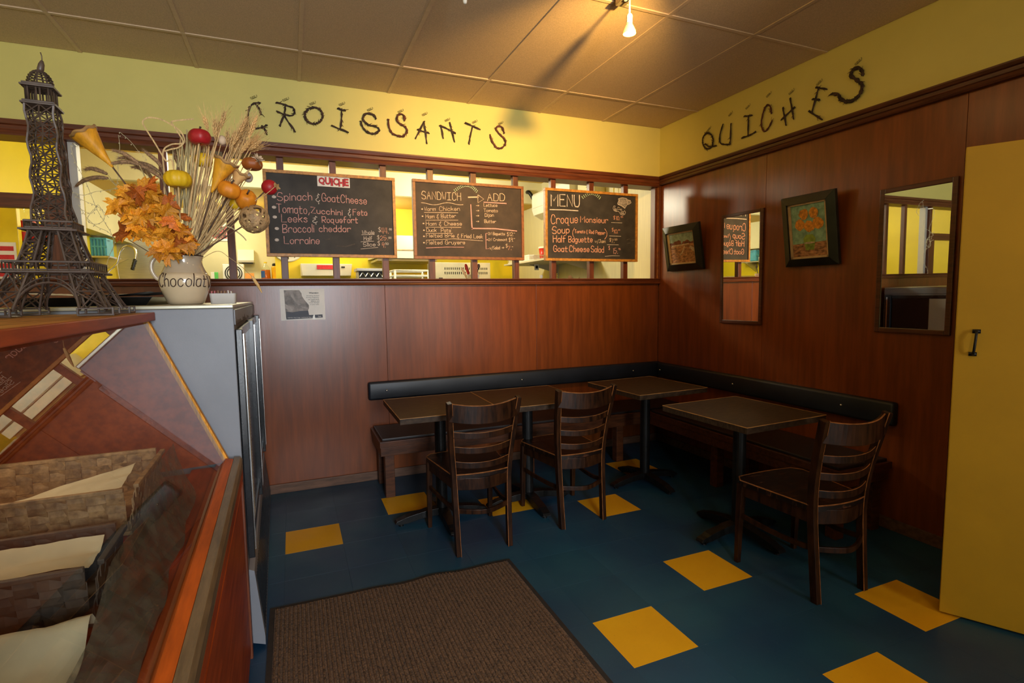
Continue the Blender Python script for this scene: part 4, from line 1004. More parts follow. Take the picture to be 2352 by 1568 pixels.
patch([(900, 820), (1180, 890), (1190, 940), (1000, 900)], GREYPHL, 'photo_print', 0.0029)
patch([(400, 1010), (620, 1040), (900, 1000), (1180, 990), (1215, 1150), (390, 1180)], NAVYP, 'photo_print', 0.0028)
patch([(380, 1180), (1220, 1150), (1710, 1140), (1715, 1250), (395, 1290)], NAVYP, 'print_band', 0.0030)
def ptxt(txt, u0, u1, v0, v1, m, bold=0.0):
    a = pn(u0, v1); c = pn(u1, v0)
    printed(txt, pt, a[0], c[0], a[2], c[2], -0.0034, m, 'lettering', bold)
ptxt('Warning:', 1245, 1600, 340, 408, INKK, 0.03)
for i, (s_, u0) in enumerate((('Drinking alcohol', 1160), ('during pregnancy', 1140), ('can cause birth', 1200), ('defects and', 1300), ('brain damage', 1250), ('to your baby.', 1270))):
    ptxt(s_, u0, 1610, 448 + i*62, 495 + i*62, INKK)
ptxt('Call for free help: motherisk line', 440, 1300, 1210, 1255, PAPERW)
ptxt('Ontario', 1540, 1660, 1175, 1235, PAPERW)
patch([(1380, 1150), (1420, 1140), (1430, 1240), (1470, 1310), (1330, 1310), (1350, 1220)], WPLAST, 'tape_tear', 0.0036)

# ================================================================== TRACK LAMPS under the ceiling
tk = thing('lamp_track', 'pale metal lamp track fixed along the ceiling', 'lamp', (-1.66, -3.2, H-0.03))
TA = Vector((-1.594, -1.70, 0)); TB = Vector((-1.85, -4.90, 0)); td = (TB-TA).normalized()
MB().bar(TA+td*0.10+Vector((0, 0, H-0.0125)), TB+Vector((0, 0, H-0.0125)), 0.04, 0.023).build('track_bar', TRACKM, tk, bevel=0.003)
MB().bar(TA+Vector((0, 0, H-0.0205)), TA+td*0.10+Vector((0, 0, H-0.0205)), 0.052, 0.039).build('end_feed', TRACKM, tk, bevel=0.005)
def track_lamp(label, x, y, z, lit):
    t = thing('track_lamp', label, 'lamp', (x, y, H-0.025), group='lamps hanging from the ceiling track')
    MB().box((x-0.014, y-0.03, H-0.052), (x+0.014, y+0.03, H-0.0245)).build('adapter', LAMPW, t, bevel=0.003)
    MB().tube([(x, y, H-0.05), (x, y, z+0.085)], 0.0052, 10).build('stem', LAMPW, t, smooth=True)
    MB().ball((x, y, z+0.082), 0.0155, 0.0155, 0.0165, 14, 10).build('swivel', LAMPW, t, smooth=True)
    MB().lathe([(0.0145, 0.072), (0.0145, 0.035), (0.0125, 0.03)], 16, (x, y, z)).build('socket', LAMPW, t)
    sh = MB().lathe([(0.0135, 0.058), (0.0155, 0.045), (0.023, 0.030), (0.031, 0.012), (0.0325, 0.0), (0.0315, 0.0), (0.030, 0.011), (0.022, 0.028), (0.013, 0.036)], 24, (x, y, z), caps=False)
    sh.build('reflector', LAMPG if lit else LAMPW, t, smooth=True, fix=False)
    MB().ball((x, y, z+0.016), 0.012, 0.012, 0.014, 12, 8).build('bulb', BULB if lit else LAMPW, t, smooth=True)
    for s in (-1, 1):
        MB().tube([(x+s*0.016, y, z+0.062), (x+s*0.019, y, z+0.05), (x+s*0.016, y, z+0.036)], 0.0016, 5).build('spring_clip', CHROME, t)
    return t
la = track_lamp('lit white spotlight hanging at the end of the ceiling track', -1.603, -1.80, 2.715, True)
track_lamp('white spotlight on the ceiling track behind the lit one', -1.646, -2.25, 2.72, True)
c0 = atY(1068, 9, -1.9)
cn = thing('ceiling_pendant', 'white tip of an unlit fitting hanging at the top edge of the photo', 'lamp', (c0.x, c0.y, H-0.001))
MB().lathe([(0.004, 0.0), (0.008, 0.004), (0.010, 0.02), (0.010, H-c0.z-0.012), (0.022, H-c0.z-0.008), (0.022, H-c0.z-0.001)], 14, c0).build('holder', LAMPW, cn, smooth=False)
# ================================================================== COOLER and DISPLAY CASE
TH = math.radians(1.25)
fr = thing('drinks_cooler', 'grey steel drinks cooler with black framed glass doors, behind the display case', 'cooler', (-3.437, -1.862, 0), TH)
FM = Matrix.Translation((-3.437, -1.862, 0)) @ Matrix.Rotation(TH, 4, 'Z')
def fb(a, b): return MB().box(a, b).xf(FM)
FL = 1.80
fb((-0.78, 0.0, 0.06), (0.0, FL, 1.382)).build('cabinet', FRIDGE, fr, bevel=0.003)
fb((-0.785, -0.004, 1.3825), (0.001, FL+0.002, 1.396)).build('top_panel', FRTOP, fr, bevel=0.003)
fb((0.0005, 0.002, 1.318), (0.006, FL-0.002, 1.376)).build('header', FRIDGE, fr, bevel=0.002)
for x in (-0.72, -0.10):
    for y in (0.06, FL-0.06):
        MB().lathe([(0.025, 0.0), (0.025, 0.06)], 12, (x, y, 0)).xf(FM).build('foot', BLACKP, fr)
# lower kick panel with louvres
MB().prism([(0.0005, 0.03), (0.046, 0.012), (0.046, 0.05), (0.020, 0.33), (0.0005, 0.34)], 'y', 0.01, FL-0.01).xf(FM).build('kick_panel', TAUPEG if 'TAUPEG' in globals() else FRIDGE, fr)
g_ = MB()
for k in range(60):
    y = 0.05 + k*0.0285
    g_.hexa([(0.0452, y, 0.06), (0.0475, y, 0.06), (0.0475, y+0.011, 0.06), (0.0452, y+0.011, 0.06), (0.0232, y, 0.29), (0.0255, y, 0.29), (0.0255, y+0.011, 0.29), (0.0232, y+0.011, 0.29)])
gl_ = g_.xf(FM).build('louvre_slats', BLACKP, fr); gl_['kind'] = 'stuff'
for k, y0 in enumerate((0.02, 0.905)):
    y1 = y0 + 0.87
    d = MB().box((0.002, y0, 0.38), (0.026, y0+0.045, 1.300)).box((0.002, y0+0.045, 1.262), (0.018, y1-0.065, 1.300)).box((0.002, y0+0.045, 0.38), (0.018, y1-0.065, 0.420)).box((0.002, y1-0.065, 0.36), (0.034, y1, 1.305)).xf(FM).build('door', BLACKP, fr, bevel=0.003)
    fb((0.004, y0+0.046, 0.421), (0.014, y0+0.40, 1.261)).build('door_gasket', GASKET, d)
    fb((0.004, y0+0.401, 0.421), (0.012, y1-0.066, 1.261)).build('door_glass', DGLASS, d)
    m = MB()
    for q in range(56):
        z = 0.43 + q*0.0148
        m.box((0.0142, y0+0.05, z), (0.0155, y0+0.39, z+0.006))
    m.xf(FM).build('panel_ribs', GASKET, d)['kind'] = 'stuff'
    fb((0.0265, y0+0.034, 0.40), (0.029, y0+0.044, 1.28)).build('chrome_bead', CHROME, d)
    fb((0.0345, y1-0.034, 0.40), (0.037, y1-0.020, 1.28)).build('chrome_bead', CHROME, d)
def film(u, v):
    y = 0.0 + 1.0*u; z = 1.345 - 0.085*v
    return (0.004 + 0.006*noise.noise(Vector((u*9, v*5, 3))) + 0.012*v, y, z)
MB().grid(film, 24, 5).xf(FM).build('wrap_film', FILM, fr, smooth=True, fix=False)
fb((0.0372, 0.845, 1.16), (0.042, 0.875, 1.28)).build('wrap_tag', FILM, fr)

cs = thing('display_case', 'red wooden bakery display case with a slanted glass front', 'display case', (-3.436, -1.885, 0), TH)
CM = Matrix.Translation((-3.436, -1.885, 0)) @ Matrix.Rotation(TH, 4, 'Z')
def cb2(a, b): return MB().box(a, b).xf(CM)
LY = -1.88
cb2((-0.84, LY, 0.0), (-0.026, -0.022, 0.735)).build('base_cabinet', REDW, cs)
cb2((-0.025, LY, 0.03), (-0.006, -0.024, 0.700)).build('front_panel', REDW, cs, bevel=0.002)
MB().prism([(-0.022, -0.022), (0.0, -0.022), (0.002, -0.010), (-0.002, 0.0), (-0.022, 0.0)], 'z', 0.0, 0.768).xf(CM).build('corner_trim', TRIMV, cs)
MB().prism([(-0.024, 0.700), (-0.002, 0.704), (0.001, 0.716), (-0.005, 0.726), (0.003, 0.738), (0.003, 0.768), (-0.024, 0.770)], 'y', LY, -0.0225).xf(CM).build('front_moulding', REDW, cs)
cb2((-0.80, LY+0.02, 0.7355), (-0.024, -0.0225, 0.776)).build('deck', DECKW, cs)
cb2((-0.165, LY+0.02, 0.7765), (-0.085, -0.0225, 0.790)).build('deck_sill', DECKW, cs, bevel=0.003)
cb2((-0.085, LY+0.02, 0.7765), (-0.064, -0.0225, 0.799)).build('deck_step', REDW, cs, bevel=0.002)
MB().prism([(-0.0635, 0.7765), (-0.026, 0.7765), (-0.026, 0.812), (-0.052, 0.818), (-0.0635, 0.806)], 'y', LY, -0.0225).xf(CM).build('rail', ORANGEW, cs, bevel=0.002)
MB().prism([(-0.0255, 0.771), (0.003, 0.769), (0.003, 0.800), (-0.004, 0.812), (-0.0255, 0.814)], 'y', LY, 0.0).xf(CM).build('rail_strip', TAUPE, cs, bevel=0.002)
EP = [(-0.80, 0.777), (-0.053, 0.800), (-0.276, 1.3435), (-0.80, 1.3435)]
MB().prism(EP, 'y', -0.018, 0.0).xf(CM).build('end_panel', REDW, cs)
MB().hexa([(-0.062, -0.022, 0.806), (-0.044, -0.022, 0.812), (-0.044, 0.002, 0.812), (-0.062, 0.002, 0.806), (-0.284, -0.022, 1.3435), (-0.266, -0.022, 1.3435), (-0.266, 0.002, 1.3435), (-0.284, 0.002, 1.3435)]).xf(CM).build('edge_strip', OAK, cs)
MB().prism(EP, 'y', LY, LY+0.018).xf(CM).build('end_panel', REDW, cs)
cb2((-0.82, LY, 0.7765), (-0.801, 0.0, 1.3435)).build('back_panel', INNERW, cs)
MB().hexa([(-0.0535, LY+0.02, 0.808), (-0.0475, LY+0.02, 0.810), (-0.0475, -0.0225, 0.810), (-0.0535, -0.0225, 0.808), (-0.2740, LY+0.02, 1.3430), (-0.2680, LY+0.02, 1.3430), (-0.2680, -0.0225, 1.3430), (-0.2740, -0.0225, 1.3430)]).xf(CM).build('glass_front', GLASS, cs)
cb2((-0.86, LY-0.01, 1.344), (-0.259, 0.012, 1.3725)).build('counter_top', COUNTER, cs, bevel=0.002)
cb2((-0.2588, LY-0.01, 1.3435), (-0.250, 0.012, 1.373)).build('counter_edge', REDW, cs, bevel=0.003)

# ------------------------------------------------------------------ woven baskets inside, each with a liner paper
def basket(label, ly0, ly1, lx0, lx1, h, mt, z0=0.777):
    t = thing('woven_basket', label, 'basket', tuple(CM @ Vector(((lx0+lx1)/2, (ly0+ly1)/2, z0))), TH, 'woven baskets in the display case')
    MB().box((lx0+0.012, ly0+0.012, z0+0.0005), (lx1-0.012, ly1-0.012, z0+0.010)).xf(CM).build('bottom', mt, t)
    def side(p, q, nrm):
        p = Vector(p); q = Vector(q); nrm = Vector(nrm); L_ = (q-p).length; d = (q-p)/L_
        n = max(3, int(L_/0.034)); w = L_/n; nb = 4; bh = (h-0.006)/nb
        for i in range(n):                      # upright splints weaving over and under
            c = p + d*(w*(i+0.5)); pts = []
            for k in range(nb*2+1):
                z = z0+0.004 + (h-0.008)*k/(nb*2)
                o = 0.0018*(1 if ((k//2)+i) % 2 == 0 else -1)
                pts.append(c + nrm*(o + 0.020*(z-z0)/h) + Vector((0, 0, z)))
            MB().sweep(pts, w*0.94, 0.0022, nrm).xf(CM).build('splint', mt, t)
        for b_ in range(nb):                    # bands across
            z = z0+0.006 + bh*(b_+0.5); pts = []
            for i in range(n*2+1):
                o = 0.0018*(-1 if ((i//2)+b_) % 2 == 0 else 1)
                pts.append(p + d*(L_*i/(n*2)) + nrm*(o + 0.020*(z-z0)/h) + Vector((0, 0, z)))
            MB().sweep(pts, 0.0022, bh*0.94, (0, 0, 1)).xf(CM).build('band', mt, t)
        MB().sweep([p+nrm*0.021+Vector((0, 0, z0+h)), q+nrm*0.021+Vector((0, 0, z0+h))], 0.012, 0.010).xf(CM).build('rim', mt, t, bevel=0.002)
    a, b_, c, d = (lx0+.02, ly0+.02, 0), (lx1-.02, ly0+.02, 0), (lx1-.02, ly1-.02, 0), (lx0+.02, ly1-.02, 0)
    side(a, b_, (0, -1, 0)); side(d, c, (0, 1, 0)); side(b_, c, (1, 0, 0)); side(a, d, (-1, 0, 0))
    return t
def liner(label, ly0, ly1, lx0, lx1, z0, lift, mt, seed):
    def f(u, v):
        x = lx0 + (lx1-lx0)*u; y = ly0 + (ly1-ly0)*v
        e = max(abs(2*u-1), abs(2*v-1))
        z = z0 + lift*max(0, (e-0.62)/0.38)**1.2 + 0.010*noise.noise(Vector((u*4+seed, v*4, 0))) + 0.004*noise.noise(Vector((u*13+seed, v*13, 1)))
        return (x, y, z)
    m = MB().grid(f, 30, 24).xf(CM)
    return tag(m.build('liner_paper', mt, smooth=True, fix=False), label, 'paper', 'papers lining the baskets')
MB().box((-0.66, -0.76, 0.7765), (-0.19, -0.34, 0.8445)).xf(CM).build('riser_step', DECKW, cs, bevel=0.003)
basket('woven brown basket on the riser at the cooler end of the display case', -0.740, -0.365, -0.665, -0.185, 0.118, WICKER, 0.845)
basket('dark woven basket in the middle of the display case', -1.020, -0.800, -0.665, -0.190, 0.125, WICKERD)
def sheet(label, fn, mt, nu=30, nv=20):
    return tag(MB().grid(fn, nu, nv).xf(CM).build('liner_paper', mt, smooth=True, fix=False), label, 'paper', 'papers in the display case')
def nzz(u, v, s, a=0.008, b=0.003): return a*noise.noise(Vector((u*4+s, v*4, 0))) + b*noise.noise(Vector((u*13+s, v*13, 1)))
sheet('kraft paper wedge folded along the basket at the cooler end', lambda u, v: (-0.615+0.40*u, -0.56-0.150*v, 0.880 + 0.100*u - 0.018*v + nzz(u, v, 1)*0.6), PAPER)
sheet('pale paper filling the middle basket of the case', lambda u, v: (-0.618+0.395*u, -0.835-0.155*v, 0.874 + 0.022*max(0, abs(2*v-1)-0.5)*2 + nzz(u, v, 5)), PAPER)
sheet('crumpled pale paper on the deck at the near end of the case', lambda u, v: (-0.64+0.46*u, -1.075-0.60*v, 0.792 + 0.05*math.exp(-((v-0.05)/0.06)**2) + 0.03*abs(noise.noise(Vector((u*3, v*5, 4)))) + abs(nzz(u, v, 9))), PAPER, 40, 50)
def netf(u, v):
    y = -0.36 - 1.30*u
    top = 0.975 if u < 0.29 else (0.975 - (u-0.29)/0.06*0.058 if u < 0.35 else (0.917 if u < 0.53 else max(0.85, 0.917-(u-0.53)*0.6)))
    x = -0.160 + 0.075*v*(0.7+0.5*u) + 0.010*noise.noise(Vector((u*9, v*2, 5)))*v
    z = top - (top-0.803)*v**0.75 + 0.012*noise.noise(Vector((u*22, v*3, 1)))*v
    lim = 0.805 + max(0, (-0.056 - x))/0.413 - 0.010
    return (x, y, max(min(z, lim), 0.793))
tag(MB().grid(netf, 80, 14).xf(CM).build('net_cloth', NET, smooth=True, fix=False), 'dark gauze net draped over the basket edges behind the glass', 'cloth')

# ================================================================== WIRE TOWER on the counter
tw = thing('wire_tower', 'tall brown wire model of a lattice tower standing on the counter', 'ornament', (-3.861, -2.164, 1.3735), math.radians(3.45))
TM = Matrix.Translation((-3.861, -2.164, 1.3735)) @ Matrix.Rotation(math.radians(3.45), 4, 'Z')
R1, R2, R3 = 0.0033, 0.0022, 0.0016
Z1, Z2, ZG = 0.124, 0.247, 0.598
def outer(z):
    if z <= Z1: return 0.147 + (0.088-0.147)*(z/Z1)**0.85
    if z <= Z2: return 0.084 + (0.047-0.084)*((z-Z1)/(Z2-Z1))**0.75
    return 0.031 + (0.045-0.031)*math.exp(-(z-Z2)/0.045) + 0.003*(1-(z-Z2)/(ZG-Z2))
def inner(z):
    if z <= Z1: return 0.078 + (0.046-0.078)*(z/Z1)
    return 0.042 + (0.017-0.042)*((z-Z1)/(Z2-Z1))
def lattice(m, c0, c1, n, r):       # zig-zag braces between two chord polylines (callables of t)
    for k in range(n):
        a, b = k/n, (k+1)/n
        m.tube([c0(a), c1(b)], r, 4); m.tube([c1(a), c0(b)], r, 4)
        m.tube([c0(b), c1(b)], r, 4)
for sx_ in (-1, 1):
    for sy_ in (-1, 1):
        m = MB()
        def chord(ix, iy):
            return lambda t, za=0.018, zb=Z1: Vector((sx_*(outer(za+(zb-za)*t) if ix else inner(za+(zb-za)*t)), sy_*(outer(za+(zb-za)*t) if iy else inner(za+(zb-za)*t)), za+(zb-za)*t))
        cc = [chord(1, 1), chord(1, 0), chord(0, 0), chord(0, 1)]
        for c in cc: m.tube([c(k/6) for k in range(7)], R1, 5)
        for a, b in zip(cc, cc[1:]+cc[:1]): lattice(m, a, b, 2, R2)
        # square foot frame
        fo, fi_ = 0.152, 0.072
        for zz in (0.0042, 0.022):
            q = [Vector((sx_*fo, sy_*fo, zz)), Vector((sx_*fi_, sy_*fo, zz)), Vector((sx_*fi_, sy_*fi_, zz)), Vector((sx_*fo, sy_*fi_, zz))]
            m.tube(q+[q[0]], R1 if zz < 0.01 else R2, 5)
        for q in ((fo, fo), (fi_, fo), (fi_, fi_), (fo, fi_)):
            m.tube([(sx_*q[0], sy_*q[1], 0.004), (sx_*q[0], sy_*q[1], 0.024)], R1, 5)
        m.xf(TM).build('leg', TOWERM, tw)
        m = MB()
        cc = [lambda t, f=chord(1, 1): f(t, Z1+0.02, Z2), lambda t, f=chord(1, 0): f(t, Z1+0.02, Z2), lambda t, f=chord(0, 0): f(t, Z1+0.02, Z2), lambda t, f=chord(0, 1): f(t, Z1+0.02, Z2)]
        for c in cc: m.tube([c(k/6) for k in range(7)], R1, 5)
        for a, b in zip(cc, cc[1:]+cc[:1]): lattice(m, a, b, 3, R2)
        m.xf(TM).build('upper_leg', TOWERM, tw)
for k in range(4):
    RK = Matrix.Rotation(k*PI/2, 4, 'Z'); m = MB()
    for off, rr in ((0, R1), (0.014, R2)):
        m.tube([Vector((0.070*math.cos(PI*i/16)*(1+off*1.5), -0.132+0.036*math.sin(PI*i/16), 0.018 + (0.078+off)*math.sin(PI*i/16))) for i in range(17)], rr, 5)
    for i in range(2, 15, 2):
        a = PI*i/16
        m.tube([Vector((0.070*math.cos(a), -0.132+0.036*math.sin(a), 0.018+0.078*math.sin(a))), Vector((0.070*math.cos(a)*1.15, -0.092, Z1))], R3, 4)
    m.xf(RK).xf(TM).build('arch', TOWERM, tw)
def platform(z, hw, hh, n):
    m = MB()
    for zz, rr, e in ((z, R1, 0.010), (z+hh, R1, 0.0), (z+0.006, R2, 0.0)):
        q = [Vector((a*(hw+e), b*(hw+e), zz)) for a, b in ((1, 1), (-1, 1), (-1, -1), (1, -1))]
        m.tube(q+[q[0]], rr, 5)
    for i in range(n+1):
        f = -1 + 2*i/n
        for p in ((f*hw, -hw), (f*hw, hw), (-hw, f*hw), (hw, f*hw)):
            m.tube([(p[0], p[1], z), (p[0], p[1], z+hh)], R2, 4)
    for f in (-0.5, 0.5):
        m.tube([(-hw, f*hw, z), (hw, f*hw, z)], R2, 4); m.tube([(f*hw, -hw, z), (f*hw, hw, z)], R2, 4)
    m.xf(TM).build('platform', TOWERM, tw)
platform(Z1+0.002, 0.096, 0.028, 8)
platform(Z2, 0.054, 0.024, 7)
m = MB()
def corner(i): return lambda t: Vector(((1, -1, -1, 1)[i]*outer(Z2+0.022+(ZG-Z2-0.022)*t), (1, 1, -1, -1)[i]*outer(Z2+0.022+(ZG-Z2-0.022)*t)*1.0, Z2+0.022+(ZG-Z2-0.022)*t)) + Vector((0.003*math.sin(t*23+i), 0.003*math.cos(t*19+i), 0)) + Vector((-0.004*t*t, 0, 0))
for i in range(4):
    c, d = corner(i), corner((i+1) % 4)
    m.tube([c(k/16) for k in range(17)], R1, 5)
    mid = lambda t, c=c, d=d: c(t).lerp(d(t), 0.5)
    m.tube([mid(k/16) for k in range(17)], R2, 4)
    lattice(m, c, mid, 12, R3); lattice(m, mid, d, 12, R3)
m.xf(TM).build('shaft', TOWERM, tw)
LEAN = Vector((-0.0045, 0, 0))
m = MB()
for zz in (ZG+0.001, ZG+0.007, ZG+0.050, ZG+0.056):
    e = 0.0375 if zz < ZG+0.03 else 0.036
    if zz in (ZG+0.007, ZG+0.056): e -= 0.004
    q = [LEAN + Vector((a*e, b*e, zz)) for a, b in ((1, 1), (-1, 1), (-1, -1), (1, -1))]
    m.tube(q+[q[0]], R1, 5)
    for f in (-0.6, -0.2, 0.2, 0.6): m.tube([LEAN+Vector((-e, f*e, zz)), LEAN+Vector((e, f*e, zz))], R1, 4)
for f in (-1, -0.82, -0.15, 0.15, 0.82, 1):
    for p in ((f, -1), (f, 1), (-1, f), (1, f)):
        m.tube([LEAN+Vector((p[0]*0.028, p[1]*0.028, ZG)), LEAN+Vector((p[0]*0.028, p[1]*0.028, ZG+0.052))], R2, 4)
m.xf(TM).build('gallery', TOWERM, tw)
m = MB()
for k in range(8):
    a = 2*PI*k/8
    m.tube([LEAN+Vector((0.029*math.cos(a)*math.cos(b), 0.029*math.sin(a)*math.cos(b), ZG+0.058+0.042*math.sin(b))) for b in [PI/2*i/7*0.92 for i in range(8)]], R2, 4)
for i in range(7):
    b = PI/2*i/7*0.92
    m.tube([LEAN+Vector((0.031*math.cos(b)*math.cos(2*PI*k/14), 0.031*math.cos(b)*math.sin(2*PI*k/14), ZG+0.060+0.042*math.sin(b))) for k in range(14)], R3, 4, closed=True)
m.xf(TM).build('dome', TOWERM, tw)
m = MB()
m.tube([LEAN+Vector((0.000, 0, ZG+0.096)), LEAN+Vector((0.003, 0, ZG+0.106)), LEAN+Vector((0.006, 0, ZG+0.120)), LEAN+Vector((0.008, 0, ZG+0.130))], [0.006, 0.0085, 0.0075, 0.0035], 8)
m.tube([LEAN+Vector((0.008, 0, ZG+0.128)), LEAN+Vector((0.008, 0, ZG+0.144)), LEAN+Vector((0.006, 0, ZG+0.153))], 0.0014, 5)
m.xf(TM).build('spire', TOWERM, tw, smooth=True)

# ================================================================== PITCHER with the dried bouquet
JC = atY(428.5, 699, -1.45); JZ = 1.3965; JC = Vector((JC.x, JC.y, JZ))
jug = thing('pitcher', 'cream glazed pitcher lettered Chocolat, holding dried flowers on the cooler', 'pitcher', JC)
prof = [(0.060, 0.0), (0.067, 0.003), (0.073, 0.016), (0.086, 0.050), (0.095, 0.078), (0.0985, 0.100), (0.0955, 0.120), (0.088, 0.134)]
MB().lathe(prof, 40, JC).build('body', CERAM, jug, smooth=True)
MB().lathe([(0.088, 0.134), (0.079, 0.150), (0.0715, 0.168), (0.0695, 0.185), (0.0735, 0.203), (0.0745, 0.209), (0.071, 0.209), (0.066, 0.19), (0.066, 0.16), (0.078, 0.13)], 40, JC, caps=False).build('neck', CERAM2, jug, smooth=True, fix=False)
MB().tube([JC + Vector((0.0735*math.cos(a*PI/18), 0.0735*math.sin(a*PI/18), 0.2085)) for a in range(36)], 0.0028, 6, closed=True).build('rim_band', INK, jug)
ha = math.radians(-81-90-6)
hd = Vector((math.cos(ha), math.sin(ha), 0))
MB().tube(smooth_path([JC+hd*0.069+Vector((0, 0, 0.190)), JC+hd*0.095+Vector((0, 0, 0.203)), JC+hd*0.116+Vector((0, 0, 0.180)), JC+hd*0.118+Vector((0, 0, 0.145)), JC+hd*0.104+Vector((0, 0, 0.115)), JC+hd*0.092+Vector((0, 0, 0.108))], 5), 0.0085, 10).build('handle', CERAM2, jug, smooth=True)
def jr(z):
    for (a, b), (c, d) in zip(prof, prof[1:]):
        if b <= z <= d: return a + (c-a)*(z-b)/(d-b)
    return 0.088 - (z-0.134)*0.56
L_, tw_ = layout('Chocolat')
m = MB()
for st in L_:
    pts = []
    dense = [(a[0]+(c[0]-a[0])*k/6, a[1]+(c[1]-a[1])*k/6) for a, c in zip(st, st[1:]) for k in range(6)] + [st[-1]]
    for u, v in dense:
        z = 0.076 + v*0.0078; z = min(z, 0.148)
        al = math.radians(-81 - 70 + (u + 0.12*v)/tw_*122)
        r = jr(z) + 0.0006
        pts.append(JC + Vector((r*math.cos(al), r*math.sin(al), z)))
    m.tube(pts, 0.0021, 5)
m.build('lettering', INK, jug, smooth=True)
m = MB(); pts = []
for k in range(9):
    z = 0.122 - 0.05*math.sin(PI*k/8); al = math.radians(-81+58+k*2.4); r = jr(z)+0.0006
    pts.append(JC + Vector((r*math.cos(al), r*math.sin(al), z)))
m.tube(pts, 0.0021, 5).build('lettering', INK, jug, smooth=True)

MO = JC + Vector((0, 0, 0.195))
def mouth(f=1.0):
    a = random.uniform(0, 2*PI); r = 0.055*math.sqrt(random.random())*f
    return MO + Vector((r*math.cos(a), r*math.sin(a), -0.03))
def bq(px, py, dy=0.0): return atY(px, py, -1.45+dy)
def stem_pts(a, b, bend=0.02):
    mid = a.lerp(b, 0.55) + Vector((random.uniform(-1, 1)*bend, random.uniform(-1, 1)*bend, -abs(bend)*0.3))
    return smooth_path([a, mid, b], 5)
# straw stalks: two sheaves
def straw(tip, base, m, r, label, group):
    o = MB().tube(stem_pts(base, tip, 0.012), [r*1.1]*5+[r]*5+[r*0.5], 5)
    return tag(o.build('straw_stalk', m, fix=False), label, 'dried stalk', group)
for k in range(34):
    f = k/33
    tip = bq(402 + 60*f + random.uniform(-8, 8), 290 + 60*random.random()**2 + abs(f-0.6)*60, random.uniform(-0.06, 0.06))
    straw(tip, mouth(0.8) + Vector((-0.005, 0, 0)), STRAWG if random.random() < 0.7 else STRAW, 0.0028, 'grey-green straw stalk in the upright sheaf of the bouquet', 'upright grey-green straws')
for k in range(40):
    f = k/39
    tip = bq(470 + 100*f + random.uniform(-8, 8), 330 + 130*f*f + random.uniform(-20, 50), random.uniform(-0.07, 0.08))
    straw(tip, mouth(0.8) + Vector((0.012, 0, 0)), STRAW, 0.0026, 'pale straw stalk fanning out over the chalkboard side of the bouquet', 'fanned pale straws')
# wheat: stem, ear of grains, awns
def wheat(bx, by, tx, ty, dy):
    b = bq(bx, by, dy); t_ = bq(tx, ty, dy+random.uniform(-.02, .02))
    o = thing('wheat_stalk', 'bearded wheat stalk rising from the pitcher bouquet', 'dried stalk', mouth(0.6), group='wheat stalks in the bouquet')
    MB().tube(stem_pts(Vector(o.location), b, 0.01), 0.0021, 5).build('stem', STRAW, o, fix=False)
    d = (t_-b); L2 = d.length; d.normalize()
    q = d.cross(Vector((0, 1, 0))).normalized(); w = d.cross(q)
    m = MB(); am = MB()
    n = max(6, int(L2/0.0075))
    for k in range(n):
        f = k/n; s = math.sin(PI*(0.12+0.85*f))
        for j in range(3):
            a = j*2*PI/3 + (k % 2)*PI/3
            o_ = (q*math.cos(a)+w*math.sin(a))
            c = b + d*(L2*f) + o_*(0.0048*s)
            e = c + d*0.012 + o_*0.0035
            m.tube([c-d*0.002, c.lerp(e, 0.5), e], [0.0012, 0.0032*s+0.001, 0.0006], 5)
            if j < 2: am.tube([e, e + d*random.uniform(0.03, 0.06) + o_*random.uniform(0.006, 0.02)], 0.00045, 3)
    m.build('ear', WHEAT, o, fix=False); am.build('awns', WHEAT, o, fix=False)
def wz(x, y): return 440 + x/6.82, 250 + y/6.82
for (a, b_, c, d_), dy in zip([(252, 330, 195, 112), (375, 470, 355, 165), (460, 290, 522, 45), (560, 560, 562, 350), (600, 640, 682, 345), (650, 560, 872, 128), (745, 540, 882, 175), (900, 450, 1022, 105), (800, 650, 1005, 478), (890, 650, 1085, 500), (930, 670, 1120, 580), (690, 760, 800, 520), (760, 700, 930, 470), (400, 420, 440, 200), (620, 740, 720, 500), (700, 520, 800, 250), (820, 480, 960, 240), (840, 600, 1050, 420)],
                            [-.05, .02, -.02, .04, .0, -.03, .03, -.05, .05, -.02, .02, .06, -.06, .05, .03, .06, .02, .06]):
    p = wz(a, b_); q_ = wz(c, d_); wheat(p[0], p[1], q_[0], q_[1], dy)
# foxtail grasses drooping to the dark post side
def foxtail(pts, dy, r=0.0085):
    P = [bq(160+x/3.266, 240+y/3.266, dy) for x, y in pts]
    o = thing('foxtail_grass', 'brown foxtail grass plume leaning out of the bouquet', 'dried stalk', mouth(0.6), group='foxtail grasses in the bouquet')
    MB().tube(smooth_path([Vector(o.location), Vector(o.location).lerp(P[0], 0.55)+Vector((0, 0, 0.015)), P[0]], 6), 0.0013, 4).build('stem', STRAWG, o, fix=False)
    sp = smooth_path(P, 6); m = MB(); n = len(sp)
    m.tube(sp, [r*(0.35+0.65*math.sin(PI*(0.1+0.88*i/(n-1)))) for i in range(n)], 7)
    for k in range(420):
        i = random.randrange(n-1); p = sp[i].lerp(sp[i+1], random.random()); d = (sp[i+1]-sp[i]).normalized()
        s = r*(0.35+0.65*math.sin(PI*(0.1+0.88*i/(n-1))))
        v = Vector((random.gauss(0, 1), random.gauss(0, 1), random.gauss(0, 1))).normalized()
        a_ = p + v*s*0.8; e = a_ + (v*0.75+d*0.7)*random.uniform(0.008, 0.016)
        sd = v.cross(d)*0.0007
        m.add([a_-sd, a_+sd, e], [(0, 1, 2)])
    m.build('plume', FOXT, o, fix=False)
